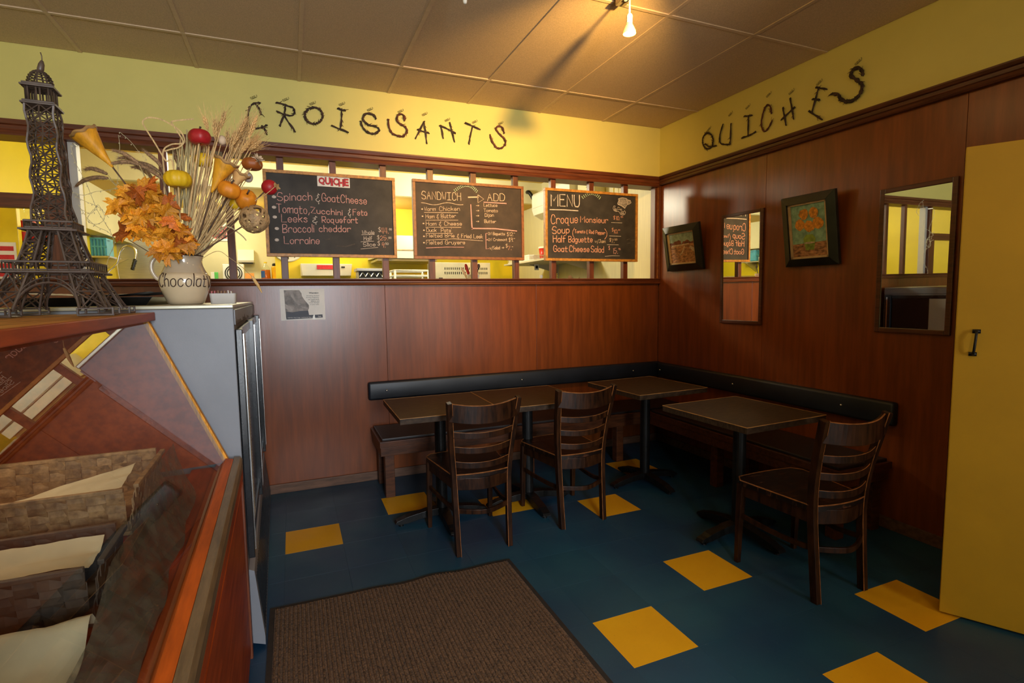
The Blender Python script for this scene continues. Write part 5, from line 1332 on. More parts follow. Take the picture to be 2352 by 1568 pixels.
for pts, dy in (([(290, 552), (200, 548), (110, 570), (45, 612)], -.08), ([(282, 522), (220, 495), (160, 480), (115, 490)], -.02), ([(520, 440), (450, 395), (390, 360), (330, 345)], .0), ([(520, 452), (440, 432), (370, 435), (300, 445)], -.06), ([(560, 470), (490, 425), (430, 400), (370, 402)], .05),
                ([(690, 470), (650, 420), (600, 380), (562, 350)], .02), ([(690, 520), (620, 470), (540, 440), (470, 430)], .06), ([(700, 560), (630, 510), (560, 470), (500, 455)], -.04), ([(830, 480), (810, 430), (790, 380), (775, 335)], .08), ([(640, 590), (590, 520), (530, 480), (470, 470)], .08)):
    foxtail(pts, dy)
o = thing('foxtail_grass', 'bent grass stem with a drooping golden tip over the wainscot', 'dried stalk', MO + Vector((0.04, 0, -0.02)))
P = [Vector(o.location)] + [bq(160+x/3.266, 240+y/3.266, -0.08) for x, y in ((1100, 1100), (1200, 1150), (1300, 1225), (1370, 1292))]
MB().tube(smooth_path(P, 6), 0.0011, 4).build('stem', STRAW, o, fix=False)
sp = smooth_path([bq(160+x/3.266, 240+y/3.266, -0.08) for x, y in ((1368, 1288), (1395, 1330), (1420, 1370), (1442, 1412))], 6)
MB().tube(sp, [0.0015+0.0055*math.sin(PI*min(1, 0.15+0.85*i/(len(sp)-1))) for i in range(len(sp))], 7).build('plume', WHEAT, o, smooth=True, fix=False)
# curled dry blades at the top
for lab, pts in (('curled dry grass blade looping above the bouquet', [(780, 480), (720, 420), (640, 290), (570, 180), (548, 130), (590, 98), (680, 110), (760, 150), (830, 200), (862, 270), (820, 320), (760, 335), (712, 350)]),
                 ('kinked dry grass blade pointing over the red pumpkin', [(720, 720), (715, 560), (700, 360), (760, 300), (850, 285), (800, 190), (775, 150), (775, 125), (930, 108)])):
    P = smooth_path([MO + Vector((-0.01, 0, -0.02))] + [bq(160+x/3.266, 240+y/3.266, -0.03) for x, y in pts], 6)
    tag(MB().sweep(P, 0.0055, 0.0012, (0, 1, 0.2)).build('dry_blade', STRAW, fix=False), lab, 'dried stalk')
P = smooth_path([MO + Vector((0.03, 0, -0.02))] + [bq(160+x/3.266, 240+y/3.266, -0.05) for x, y in ((1130, 940), (1200, 920), (1250, 950), (1300, 990), (1325, 1020))], 5)
tag(MB().sweep(P, 0.005, 0.001, (0, 1, 0.2)).build('dry_blade', STRAWG, fix=False), 'grey dry blade arching under the rattan ball', 'dried stalk')

# paper cones
def cone(label, tip, mc, rad, m_, tilt, dy, group='paper cones in the bouquet'):
    t_ = bq(*tip, dy); c = bq(*mc, dy)
    o = thing('paper_cone', label, 'dried flower', mouth(0.5), group=group)
    MB().tube(smooth_path([Vector(o.location), Vector(o.location).lerp(t_, 0.6), t_+(c-t_)*0.08], 5), 0.0032, 6).build('stem', STEMM, o, fix=False)
    ax = (c-t_).normalized(); ax2 = (ax + Vector((0, -tilt, 0))).normalized()
    q = ax.cross(Vector((0, 1, 0))).normalized(); w = ax.cross(q)
    Lc = (c-t_).length; n = 26
    def ring(f, k):
        a = 2*PI*k/n
        rr = rad*(0.06+0.94*f**1.15)*(1+0.05*math.sin(a*3+f*4))
        s = 0.10*rad*math.sin(a*2+1)*f**4
        return t_ + ax*(Lc*f+s) + (q*math.cos(a)+w*math.sin(a))*rr
    def fn(u, v): return ring(v, u*n)
    MB().grid(fn, n, 10).build('cone_wall', m_, o, smooth=True, solid=0.0012)
    m = MB()
    m.grid(lambda u, v: ring(1.0, u*n) + (q*math.cos(2*PI*u)+w*math.sin(2*PI*u))*(0.004*math.sin(v*PI)+0.003*v) + ax*(0.012*(v-0.6)) + ax*0.003*math.sin(u*40), 52, 4)
    m.build('curled_rim', CRIMP, o, smooth=True, fix=False)
cone('long amber paper cone sticking out beside the wire tower', (259.5, 384), (192, 305), 0.046, CONEM, 0.5, -0.06)
cone('amber paper cone standing in the middle of the bouquet', (486, 442), (518, 372), 0.044, CONEM, 0.6, -0.10)
cone('small pale peach cone behind the orange pumpkins', (535, 432), (553, 398), 0.034, CONEP, 0.3, -0.06)

# little pumpkins on sticks
def pumpkin(label, px, py, rx, rz, m_, dy, ribs=9, tiltx=0.0, tilty=0.0, name='mini_pumpkin'):
    c = bq(px, py, dy); s = (c-CAM).dot(CD)/FPX
    rx *= s; rz *= s
    o = thing(name, label, 'dried pumpkin', mouth(0.6), group='mini pumpkins in the bouquet')
    MB().tube(smooth_path([Vector(o.location), Vector(o.location).lerp(c, 0.6), c], 5), 0.0034, 6).build('stick', STRAW, o, fix=False)
    R = Matrix.Translation(c) @ Matrix.Rotation(tilty, 4, 'Y') @ Matrix.Rotation(tiltx, 4, 'X')
    m = MB(); nu, nv = ribs*4, 12
    def sp(u, v):
        a = 2*PI*u; t_ = PI*(0.02+0.96*v)
        k = 1 - 0.075*(abs(math.cos(a*ribs/2)))**3*math.sin(t_)
        r = rx*k*math.sin(t_)**0.8
        z = rz*math.cos(t_)*(1 - 0.22*math.exp(-(math.sin(t_)/0.35)**2))
        return R @ Vector((r*math.cos(a), r*math.sin(a), z))
    m.grid(sp, nu, nv).build('fruit', m_, o, smooth=True, fix=False)
    MB().tube([R @ Vector((0, 0, rz*0.66)), R @ Vector((0.001, 0, rz*0.95)), R @ Vector((0.005, 0, rz*1.28))], [0.005, 0.0035, 0.0045], 6).build('cap_stem', STEMM, o, smooth=True)
    return o
pumpkin('mustard mini pumpkin half hidden behind the straws', 468, 368, 19, 17, PUMPY, 0.03)
pumpkin('red mini pumpkin at the top of the bouquet', 459, 315, 24.5, 18.5, PUMPR, -0.08, 7)
pumpkin('yellow ribbed mini pumpkin over the autumn leaves', 408.6, 411.5, 29, 21, PUMPY, -0.12, 12)
pumpkin('orange mini pumpkin below the amber cone', 527, 436, 25, 19.5, PUMPO, -0.12, 8, 0.3, 0.35)
pumpkin('bigger orange mini pumpkin above the rattan ball', 566, 459, 22.5, 24, PUMPO, -0.08, 8, 0.9, 0.3)
pumpkin('olive orange mini pumpkin tucked under the two orange ones', 544, 466, 16, 17, PUMPY, -0.03, 8, 0.3, 0.2)
pumpkin('brown orange mini pumpkin under the cream flower', 579.5, 377, 23, 15, PUMPB, -0.04, 8)
# pomegranate
c = bq(619, 430, -0.05); s = (c-CAM).dot(CD)/FPX
o = thing('dried_pomegranate', 'dark red dried pomegranate over the corner of the quiche board', 'dried fruit', mouth(0.5))
MB().tube(smooth_path([Vector(o.location), Vector(o.location).lerp(c, 0.6), c+Vector((-0.01, 0, -0.008))], 5), 0.003, 6).build('stick', STEMM, o, fix=False)
MB().ball(c, 17.5*s, 17.5*s, 17*s, 16, 12).build('fruit', PUMPR, o, smooth=True)
m = MB(); cx = bq(634, 427, -0.08)
for k in range(16):
    v = Vector((random.uniform(0.1, 1), random.uniform(-1, 0.3), random.uniform(-1, 1))).normalized()*random.uniform(0.010, 0.018)
    p0 = cx + Vector((random.uniform(-.006, .006), 0, random.uniform(-.006, .006))); sd = v.cross(Vector((0.3, 1, 0.2))).normalized()*0.0045
    m.add([p0-sd*0.6, p0+v*0.6-sd, p0+v, p0+v*0.6+sd, p0+sd*0.6], [(0, 1, 2, 3, 4)])
m.build('calyx', CRIMP, o, fix=False)
m = MB()
m.tube(smooth_path([MO+Vector((0.02, 0, 0)), bq(575, 470, -0.1), bq(612, 445, -0.1), bq(632, 428, -0.09)], 5), 0.0016, 5)
m.build('dry_stalk', STRAW, o, fix=False)
# cream everlasting and seed pod
c = bq(592, 367, -0.07)
o = thing('cream_everlasting', 'cream dried everlasting flower beside the board corner', 'dried flower', mouth(0.5))
MB().tube(smooth_path([Vector(o.location), Vector(o.location).lerp(c, 0.6), c], 5), 0.0022, 5).build('stem', STRAW, o, fix=False)
for k in range(60):
    v = Vector((random.gauss(0, 1), random.gauss(0, 1)-0.3, random.gauss(0, 1))).normalized()
    L2 = random.uniform(0.018, 0.034); sd = v.cross(Vector((random.random(), random.random(), random.random()))).normalized()*0.0055
    MB().add([c, c+v*L2*0.6-sd, c+v*L2, c+v*L2*0.6+sd], [(0, 1, 2, 3)]).build('petal', FLUFF, o, fix=False)
c = bq(570, 407, -0.02)
o = thing('seed_pod', 'grey papery seed pod hanging under the cream flower', 'dried flower', mouth(0.5))
MB().tube(smooth_path([Vector(o.location), Vector(o.location).lerp(c, 0.6), c], 5), 0.0018, 5).build('stem', STRAW, o, fix=False)
MB().ball(c, 0.021, 0.021, 0.023, 14, 10, fn=lambda a, t: 1-0.06*abs(math.cos(a*4))).build('pod', POD, o, smooth=True)
c = bq(510, 322, 0.05)
o = thing('seed_pod', 'pale seed pod among the wheat beside the red pumpkin', 'dried flower', mouth(0.5))
MB().tube(smooth_path([Vector(o.location), Vector(o.location).lerp(c, 0.6), c], 5), 0.0018, 5).build('stem', STRAW, o, fix=False)
MB().ball(c, 0.019, 0.019, 0.021, 14, 10, fn=lambda a, t: 1-0.06*abs(math.cos(a*4))).build('pod', FLUFF, o, smooth=True)
# rattan ball
c = bq(584, 503, -0.08); s = (c-CAM).dot(CD)/FPX; R = 31.5*s
o = thing('rattan_ball', 'woven rattan ball on a stick beside the quiche board', 'ornament', mouth(0.4))
MB().tube(smooth_path([Vector(o.location), Vector(o.location).lerp(c, 0.6), c-(c-Vector(o.location)).normalized()*R*0.95], 5), 0.0030, 6).build('stick', STEMM, o, fix=False)
for k in range(22):
    nrm = Vector((random.gauss(0, 1), random.gauss(0, 1), random.gauss(0, 1))).normalized()
    q = nrm.orthogonal().normalized(); w = nrm.cross(q); off = random.uniform(-0.45, 0.45)*R
    rr = math.sqrt(R*R-off*off)*random.uniform(0.97, 1.03)
    pts = [c + nrm*off + (q*math.cos(2*PI*i/20)+w*math.sin(2*PI*i/20))*rr for i in range(21)]
    MB().sweep(pts, 0.0085, 0.0020, ups=[(p-c) for p in pts]).build('strip', RATTAN, o, fix=False)
# autumn leaf spray
half = [(0, 0), (0.06, 0.06), (0.30, 0.02), (0.42, 0.10), (0.34, 0.20), (0.52, 0.26), (0.66, 0.40), (0.50, 0.44), (0.56, 0.62), (0.36, 0.54), (0.24, 0.50), (0.28, 0.70), (0.16, 0.76), (0.10, 0.90), (0, 1.08)]
outline = half + [(-x, y) for x, y in reversed(half[1:-1])]
def leaf_mesh(seed):
    rnd = random.Random(seed); cu = rnd.uniform(-0.9, 0.9); cv = rnd.uniform(0.35, 1.3)
    V = []
    pts = outline + [(0, 0.45), (0.2, 0.3), (-0.2, 0.3), (0, 0.75)]
    for x, y in [(p[0]*(1+rnd.uniform(-.08, .08)), p[1]) for p in outline] + [(0, 0.42)]:
        z = -cv*abs(x)*0.6 + cu*(y-0.4)**2*0.5 + 0.05*math.sin(9*x+seed) + 0.05*math.sin(8*y+seed*2)
        V.append((x, y, z))
    n = len(outline)
    m = MB().add(V, [(i, (i+1) % n, n) for i in range(n)])
    return m.mesh('leaf', (LEAFM, LEAFA, LEAFR, LEAFA, LEAFM, LEAFA, LEAFM)[seed % 7], fix=False)
LM = [leaf_mesh(k) for k in range(7)]
o = thing('leaf_spray', 'spray of orange autumn maple leaves spilling over the pitcher', 'dried leaves', MO + Vector((-0.03, -0.03, -0.03)))
oinv = inv_of(o)
poly = [(160+x/3.266, 240+y/3.266) for x, y in [(420, 600), (560, 575), (700, 690), (800, 745), (800, 880), (895, 1000), (900, 1070), (820, 1130), (700, 1150), (650, 1130), (620, 1040), (500, 985), (380, 1000), (410, 900), (350, 830), (330, 770), (390, 670)]]
def inpoly(x, y):
    ins = False; n = len(poly)
    for i in range(n):
        (x0, y0), (x1, y1) = poly[i], poly[(i+1) % n]
        if (y0 > y) != (y1 > y) and x < (x1-x0)*(y-y0)/(y1-y0)+x0: ins = not ins
    return ins
spots = []
while len(spots) < 104:
    x, y = random.uniform(255, 440), random.uniform(410, 600)
    if inpoly(x, y): spots.append((x, y))
for (x, y) in spots:
    c = bq(x, y, -0.10 + random.uniform(-0.06, 0.05))
    l = bpy.data.objects.new('leaf', random.choice(LM)); COL.objects.link(l); l.parent = o
    s = random.uniform(0.048, 0.084)
    R_ = Matrix.Rotation(random.uniform(-0.9, 0.9), 4, 'Z') @ Matrix.Rotation(math.radians(90)+random.uniform(-0.7, 0.7), 4, 'X') @ Matrix.Rotation(PI + random.uniform(-1.5, 1.5), 4, 'Z')
    l.matrix_local = oinv @ Matrix.Translation(c) @ R_ @ Matrix.Scale(s, 4) @ Matrix.Translation((0, -0.4, 0))
for k in range(5):
    e = bq(random.uniform(280, 400), random.uniform(430, 560), -0.09)
    MB().tube(stem_pts(Vector(o.location), e, 0.02), 0.0016, 4).build('twig', STEMM, o, fix=False)

# string of tiny lights looped on the dark post
sl = thing('string_lights', 'tangled string of tiny clear lights hanging from the dark post', 'string lights', atY(168, 330, -0.06))
MB().box((sl.location.x-0.004, -0.062, sl.location.z-0.004), (sl.location.x+0.004, -0.0045, sl.location.z+0.004)).build('hook', CHROME, sl)
for pts in ([(162, 333), (170, 365), (185, 395), (200, 425), (212, 455), (225, 485), (240, 510), (255, 535), (262, 560), (250, 590), (242, 620), (240, 640)], [(272, 310), (275, 340), (270, 370), (272, 400), (268, 430), (272, 460), (264, 480)], [(275, 303), (300, 325), (320, 350), (335, 365), (318, 380)],
            [(172, 450), (195, 462), (215, 470), (232, 480), (250, 500)], [(180, 470), (200, 500), (222, 520), (244, 530), (262, 545)], [(165, 440), (190, 448), (220, 440), (250, 436), (270, 430)], [(185, 480), (210, 490), (225, 470), (240, 500), (222, 515), (200, 505), (215, 480)]):
    sp = smooth_path([atY(x, y, -0.075 + random.uniform(-.02, .02)) for x, y in pts], 5)
    MB().tube(sp, 0.0014, 4).build('wire', FAIRY, sl, fix=False)
    m = MB()
    for p in sp[::3]: m.ball(p + Vector((random.uniform(-.008, .008), 0, -0.006)), 0.0026, 0.0026, 0.005, 6, 5)
    m.build('beads', FAIRY, sl, smooth=True)['kind'] = 'stuff'

# ------------------------------------------------------------------ tray, paper and sweetener box on the cooler
tr = thing('baking_tray', 'dark baking tray lying on the cooler behind the wire tower', 'tray', (-3.985, -1.30, 1.3965), TH)
TMx = Matrix.Translation((-3.985, -1.30, 1.3965)) @ Matrix.Rotation(TH, 4, 'Z')
m = MB()
q0 = [(-0.19, -0.27), (0.20, -0.27), (0.20, 0.27), (-0.19, 0.27)]; q1 = [(x*1.14, y*1.10) for x, y in q0]
V = [(x, y, 0.0) for x, y in q0] + [(x, y, 0.034) for x, y in q1] + [(x*1.02, y*1.02, 0.034) for x, y in q1] + [(x, y, 0.003) for x, y in q0]
m.add(V, [(0, 3, 2, 1)] + [(i, (i+1) % 4, (i+1) % 4+4, i+4) for i in range(4)] + [(i+4, (i+1) % 4+4, (i+1) % 4+8, i+8) for i in range(4)])
m.xf(TMx).build('pan', IRON, tr, solid=0.0016)
def pf(u, v):
    return TMx @ Vector((-0.205+0.42*u, -0.285+0.56*v, 0.0365 + 0.012*abs(2*u-1)**3 + 0.005*noise.noise(Vector((u*6, v*6, 2))) + 0.009*(1-v)**3*0 + 0.006))
tag(MB().grid(pf, 24, 20).build('tray_paper', PAPERW, smooth=True, fix=False), 'white paper sheet lying over the dark baking tray', 'paper')
sc0 = atY(514, 693, -1.38); sb = thing('sweetener_box', 'pale plastic box of sweetener packets beside the pitcher', 'box', (sc0.x, -1.38, 1.3965), TH)
SM = Matrix.Translation((sc0.x, -1.38, 1.3965)) @ Matrix.Rotation(TH, 4, 'Z')
m = MB(); w, d_, h = 0.054, 0.036, 0.046
def rr_(w, d, z, n=4, r=0.010):
    out = []
    for cx, cy, a0 in ((w-r, d-r, 0), (-w+r, d-r, 90), (-w+r, -d+r, 180), (w-r, -d+r, 270)):
        for k in range(n+1):
            a = math.radians(a0 + 90*k/n); out.append((cx+r*math.cos(a), cy+r*math.sin(a), z))
    return out
rings = [rr_(w*.92, d_*.9, 0), rr_(w, d_, h), rr_(w+.002, d_+.002, h+.001), rr_(w-.002, d_-.002, h+.001), rr_(w*.90, d_*.86, 0.003)]
N_ = len(rings[0]); V = [p for r in rings for p in r]
Fc = [(i*N_+k, i*N_+(k+1) % N_, (i+1)*N_+(k+1) % N_, (i+1)*N_+k) for i in range(4) for k in range(N_)] + [tuple(reversed(range(N_))), tuple(4*N_+k for k in range(N_))]
m.add(V, Fc).xf(SM).build('tub', PLAST, sb, smooth=False)
PK = M('pink_packet_paper', (0.62, 0.16, 0.20), 0.6, 0.2, 30); BK = M('brown_packet_paper', (0.34, 0.17, 0.08), 0.6, 0.2, 30)
for k, (x, mt, lb) in enumerate(((-0.040, PK, 'pink sweetener packet'), (-0.028, PK, 'pink sweetener packet'), (-0.014, BK, 'brown sugar packet'), (-0.002, BK, 'brown sugar packet'), (0.012, BK, 'brown sugar packet'), (0.026, PAPERW, 'white sugar packet'), (0.038, PAPERW, 'white sugar packet'))):
    pk = MB().hexa([(x-0.003, -0.026, 0.006), (x+0.002, -0.026, 0.006), (x+0.002, 0.026, 0.006), (x-0.003, 0.026, 0.006), (x-0.006, -0.027, 0.056+0.002*(k % 3)), (x-0.003, -0.027, 0.056+0.002*(k % 3)), (x-0.003, 0.027, 0.058), (x-0.006, 0.027, 0.058)]).xf(SM)
    tag(pk.build('sugar_packet', mt), lb + ' standing in the sweetener box', 'packet', lb + 's')
# ================================================================== KITCHEN seen through the opening
# pass-through ledge just behind the sill
led = struct(MB().box((-4.42, 0.121, 1.475), (-0.01, 0.46, 1.500)).build('trim_6', WPLAST, bevel=0.003))
LZ = 1.5005
def simple(name, label, cat, loc, group=None): return thing(name, label, cat, loc, 0, group)
# utensil tub
p = atY(1086, 640, 0.30); x = p.x
t = simple('utensil_tub', 'white plastic tub of kitchen tools standing behind the pass-through bars', 'tub', (x, 0.30, LZ))
MB().lathe([(0.045, 0.0), (0.052, 0.075), (0.057, 0.0755), (0.057, 0.098), (0.053, 0.098), (0.046, 0.004)], 24, (x, 0.30, LZ)).build('tub_wall', WPLAST, t, smooth=False)
k = simple('kitchen_knife', 'red handled knife standing in the white utensil tub', 'knife', (x-0.012, 0.285, LZ+0.006))
e = atY(1069, 606, 0.285); b0 = Vector((x-0.012, 0.285, LZ+0.006))
MB().tube([b0.lerp(e, 0.52), b0.lerp(e, 0.62), b0.lerp(e, 0.9), e], [0.009, 0.0125, 0.0135, 0.008], 10).build('handle', REDPL, k, smooth=True)
MB().bar(b0, b0.lerp(e, 0.53), 0.0025, 0.022, (1, 0, 0)).build('blade', STEEL, k)
k = simple('wooden_spatula', 'pale wooden spatula leaning in the white utensil tub', 'spatula', (x-0.02, 0.31, LZ+0.006))
e = atY(1060, 615, 0.31); MB().bar((x-0.015, 0.31, LZ+0.006), e, 0.018, 0.005, (0, 1, 0)).build('handle', STRAW, k)
k = simple('serving_spoon', 'dark spoon leaning in the white utensil tub toward the next bar', 'spoon', (x+0.02, 0.30, LZ+0.006))
e = atY(1100, 608, 0.30); s0 = Vector((x+0.02, 0.30, LZ+0.006))
MB().tube([s0, s0.lerp(e, 0.6), s0.lerp(e, 0.85)], 0.004, 8).build('handle', IRON, k)
MB().ball(s0.lerp(e, 0.94), 0.014, 0.007, 0.020, 12, 8).build('bowl', STEMM, k, smooth=True)
# shallow orange tray
a = atY(1097, 640, 0.32); b = atY(1149, 640, 0.32)
t = tag(MB().box((a.x, 0.24, LZ), (b.x, 0.40, LZ+0.018)).build('serving_tray', M('coral_tray', (0.62, 0.13, 0.06), 0.5, 0.15, 10), bevel=0.004), 'flat coral tray lying beside the utensil tub', 'tray')
# paper bag on a pale plate
a = atY(1290, 640, 0.34); b = atY(1340, 640, 0.34)
t = tag(MB().lathe([(0.05, 0.0), (0.085, 0.012), (0.088, 0.012), (0.055, 0.003)], 24, ((a.x+b.x)/2-0.005, 0.32, LZ)).build('plate', WPLAST, smooth=True), 'pale plate under the torn kraft paper', 'plate')
bx = (a.x+b.x)/2
m = MB()
def bagf(u, v):
    w = 0.072*(1-0.15*v); z = LZ+0.0135 + 0.052*v + (0.034*max(0, math.sin((u*2.0)*PI+0.6))*v*v) + 0.004*noise.noise(Vector((u*8, v*5, 7)))
    return (bx + (2*u-1)*w, 0.32 - 0.03*math.cos((u-0.5)*PI)*(1-0.5*v), z)
m.grid(bagf, 20, 8)
tag(m.build('kraft_bag', KRAFT, fix=False, solid=0.001), 'torn kraft paper bag sitting on the pale plate', 'bag')
# white bottle and thermometer, wire basket shelf on the side wall
c = atY(1243, 640, 0.33)
t = simple('white_bottle', 'white plastic bottle standing behind the bars beside the shelf', 'bottle', (c.x, 0.33, LZ))
MB().lathe([(0.022, 0), (0.0245, 0.006), (0.0245, 0.045), (0.010, 0.068), (0.010, 0.075), (0.016, 0.076), (0.016, 0.098), (0.012, 0.10)], 20, (c.x, 0.33, LZ)).build('body', WPLAST, t, smooth=False)
SHZ = atY(1225, 603, 2.0).z
sh = simple('wall_shelf', 'pale shelf board bracketed to the kitchen side wall', 'shelf', (-0.2, 1.65, SHZ-0.02))
MB().box((-0.62, 1.05, SHZ-0.022), (-0.002, 2.40, SHZ)).build('board', BEIGE, sh, bevel=0.002)
for y in (1.25, 2.05):
    MB().prism([(-0.42, SHZ-0.0225), (-0.004, SHZ-0.0225), (-0.004, SHZ-0.13), (-0.02, SHZ-0.13)], 'y', y-0.008, y+0.008).build('bracket', BEIGE, sh)
    m = MB().box((-0.012, y-0.016, 1.0), (-0.0012, y+0.016, 2.35))
    m.build('standard', WPLAST, sh)
m = MB()
for y in (1.25, 2.05):
    for k in range(22): m.box((-0.0135, y-0.004, 1.45+k*0.032), (-0.0121, y+0.004, 1.462+k*0.032))
m.build('standard_slots', IRON, sh)['kind'] = 'stuff'
wb = simple('wire_basket', 'white wire basket on the pale wall shelf', 'basket', (-0.24, 1.85, SHZ))
m = MB(); x0, x1, y0, y1 = -0.60, -0.05, 1.50, 2.30
for z in (SHZ+0.004, SHZ+0.055):
    m.tube([(x0, y0, z), (x1, y0, z), (x1, y1, z), (x0, y1, z), (x0, y0, z)], 0.004, 5)
m.build('rim_wires', WPLAST, wb)
m = MB()
for k in range(25):
    f = k/24
    for q in ((x0+(x1-x0)*f, y0), (x0+(x1-x0)*f, y1), (x0, y0+(y1-y0)*f)):
        m.tube([(q[0], q[1], SHZ+0.004), (q[0], q[1], SHZ+0.055)], 0.0022, 4)
for k in range(10):
    y = y0+(y1-y0)*k/9; m.tube([(x0, y, SHZ+0.004), (x1, y, SHZ+0.004)], 0.0022, 4)
m.build('wire_bars', WPLAST, wb)['kind'] = 'stuff'
c = atY(1222, 585, 2.10)
tag(MB().box((c.x-0.08, 2.02, SHZ+0.0095), (c.x+0.12, 2.20, SHZ+0.105)).build('food_tub', WPLAST, bevel=0.012), 'white lidded food tub in the wire basket', 'tub')
c = atY(1248, 577, 1.90)
t = simple('paper_cup', 'red paper cup with a white lid in the wire basket', 'cup', (c.x, 1.90, SHZ+0.0095))
MB().lathe([(0.040, 0.0), (0.058, 0.16)], 20, (c.x, 1.90, SHZ+0.0095)).build('cup_wall', REDPL, t, smooth=True)
MB().lathe([(0.062, 0.1605), (0.062, 0.178), (0.05, 0.184)], 20, (c.x, 1.90, SHZ+0.0095)).build('lid', WPLAST, t)
c = atY(1232, 608, 1.96)
t = simple('thermometer', 'small white thermometer clipped under the wall shelf', 'thermometer', (c.x, 1.96, SHZ-0.09))
cz = SHZ - 0.0215
MB().box((c.x-0.030, 1.95, cz-0.075), (c.x+0.030, 1.965, cz-0.0002)).build('case', WPLAST, t, bevel=0.003)
MB().box((c.x-0.016, 1.948, cz-0.055), (c.x+0.016, 1.9495, cz-0.018)).build('display', IRON, t)
# air conditioner and white switch box high on the side wall
ac = simple('air_conditioner', 'cream wall air conditioner high on the kitchen side wall', 'air conditioner', (-0.11, 1.85, 2.42))
z0, z1_ = 2.415, 2.745
MB().prism([(-0.003, z0), (-0.10, z0), (-0.20, z0+0.05), (-0.225, z0+0.12), (-0.225, z1_-0.03), (-0.205, z1_), (-0.003, z1_)], 'y', 1.33, 2.36).build('housing', KWALL2 if 'KWALL2' in globals() else WPLAST, ac, bevel=0.006)
MB().hexa([(-0.204, 1.37, z0+0.047), (-0.105, 1.37, z0-0.004), (-0.105, 2.32, z0-0.004), (-0.204, 2.32, z0+0.047), (-0.207, 1.37, z0+0.051), (-0.105, 1.37, z0-0.0005), (-0.105, 2.32, z0-0.0005), (-0.207, 2.32, z0+0.051)]).build('vent_flap', BEIGE, ac)
MB().box((-0.2275, 1.36, z0+0.135), (-0.2255, 2.33, z0+0.139)).build('panel_seam', BEIGE, ac)
eb = simple('switch_box', 'cream box with a small printed label beside the air conditioner', 'box', (-0.07, 1.12, 2.36))
MB().box((-0.14, 0.93, 2.36), (-0.002, 1.29, 2.72)).build('housing', KWALL, eb, bevel=0.004)
for k in range(5):
    MB().box((-0.1412, 1.06, 2.60+0.018*k), (-0.1402, 1.10-0.008*(k % 2), 2.608+0.018*k)).build('label_print', INKK, eb)
c = atY(1217, 450, 2.50)
tag(MB().tube(smooth_path([(c.x-0.03, 2.515, c.z+0.05), (c.x-0.03, 2.46, c.z+0.04), (c.x, 2.44, c.z-0.01), (c.x+0.03, 2.44, c.z-0.06)], 4), 0.026, 10).build('pipe_sleeve', IRON, smooth=True), 'dark pipe sleeve on the white beam beside the air conditioner', 'pipe')
c = atY(1410, 415, 0.7)
t = tag(MB().lathe([(0.004, -0.11), (0.006, -0.06), (0.016, -0.01), (0.018, 0.0)], 14, (c.x, 0.7, c.z-0.01)).build('hanging_funnel', YPLAST, smooth=True, loc=(c.x, 0.7, c.z-0.12)), 'thin yellow funnel hanging near the corner of the opening', 'funnel')
# fluorescent fixture
a = atY(600, 352, 1.62); b = atY(681, 359, 1.62)
fl = simple('ceiling_fluorescent', 'lit fluorescent strip on the kitchen ceiling above the quiche board', 'ceiling light', ((a.x+b.x)/2-0.35, 1.62, H-0.05))
MB().box((b.x-1.25, 1.54, H-0.045), (b.x, 1.70, H-0.0045)).build('housing', WPLAST, fl)
MB().box((b.x-1.24, 1.545, H-0.085), (b.x-0.008, 1.695, H-0.046)).build('diffuser', TUBEL, fl, bevel=0.008)

# yellow wall: clock, white wall heater, shelf with bottles
ck = atY(661, 565, 3.48)
t = simple('wall_clock', 'round white wall clock half hidden by the quiche board', 'clock', (ck.x, 3.48, ck.z))
DISC = Matrix.Translation((ck.x, 3.4985, ck.z)) @ Matrix.Rotation(PI/2, 4, 'X')
MB().lathe([(0.205, 0.0), (0.205, 0.02), (0.195, 0.03), (0.19, 0.022), (0.0, 0.0221)], 40, caps=False).xf(DISC).build('case', WPLAST, t, smooth=False)
m = MB()
for k in range(12):
    a_ = k*PI/6; r = 0.155
    m.box((ck.x+r*math.sin(a_)-0.006, 3.4745, ck.z+r*math.cos(a_)-0.016), (ck.x+r*math.sin(a_)+0.006, 3.4760, ck.z+r*math.cos(a_)+0.016))
m.build('hour_marks', INKK, t)
MB().bar((ck.x, 3.4735, ck.z), (ck.x+0.06, 3.4735, ck.z+0.07), 0.010, 0.002, (0, 1, 0)).build('hand', INKK, t)
MB().bar((ck.x, 3.4725, ck.z), (ck.x-0.11, 3.4725, ck.z+0.05), 0.007, 0.002, (0, 1, 0)).build('hand', INKK, t)
a = atY(691, 633, 3.30); b = atY(809, 606, 3.30)
t = simple('range_hood', 'white under-shelf hood with a red label on the yellow kitchen wall', 'hood', ((a.x+b.x)/2, 3.38, a.z))
MB().hexa([(a.x+0.02, 3.32, a.z), (b.x-0.02, 3.32, a.z), (b.x, 3.498, a.z), (a.x, 3.498, a.z), (a.x, 3.30, b.z), (b.x, 3.30, b.z), (b.x, 3.498, b.z), (a.x, 3.498, b.z)]).build('housing', WPLAST, t, bevel=0.008)
c0 = atY(728, 618, 3.29); c1 = atY(768, 608, 3.29)
MB().box((c0.x, 3.2945, c0.z), (c1.x, 3.2990, c1.z-0.004)).build('red_label', REDINK, t)
c0 = atY(784, 615, 3.29); c1 = atY(792, 611.5, 3.29)
MB().box((c0.x, 3.2945, c0.z), (c1.x, 3.2990, c1.z)).build('switch', INKK, t)
c0 = atY(622, 641.5, 3.7)
ys = simple('bottle_shelf', 'yellow shelf with two juice bottles beside the clock', 'shelf', (-3.50, 3.7, c0.z-0.02))
MB().box((-3.66, 3.52, c0.z-0.02), (-3.402, 3.90, c0.z)).build('board', YPLAST, ys, bevel=0.003)
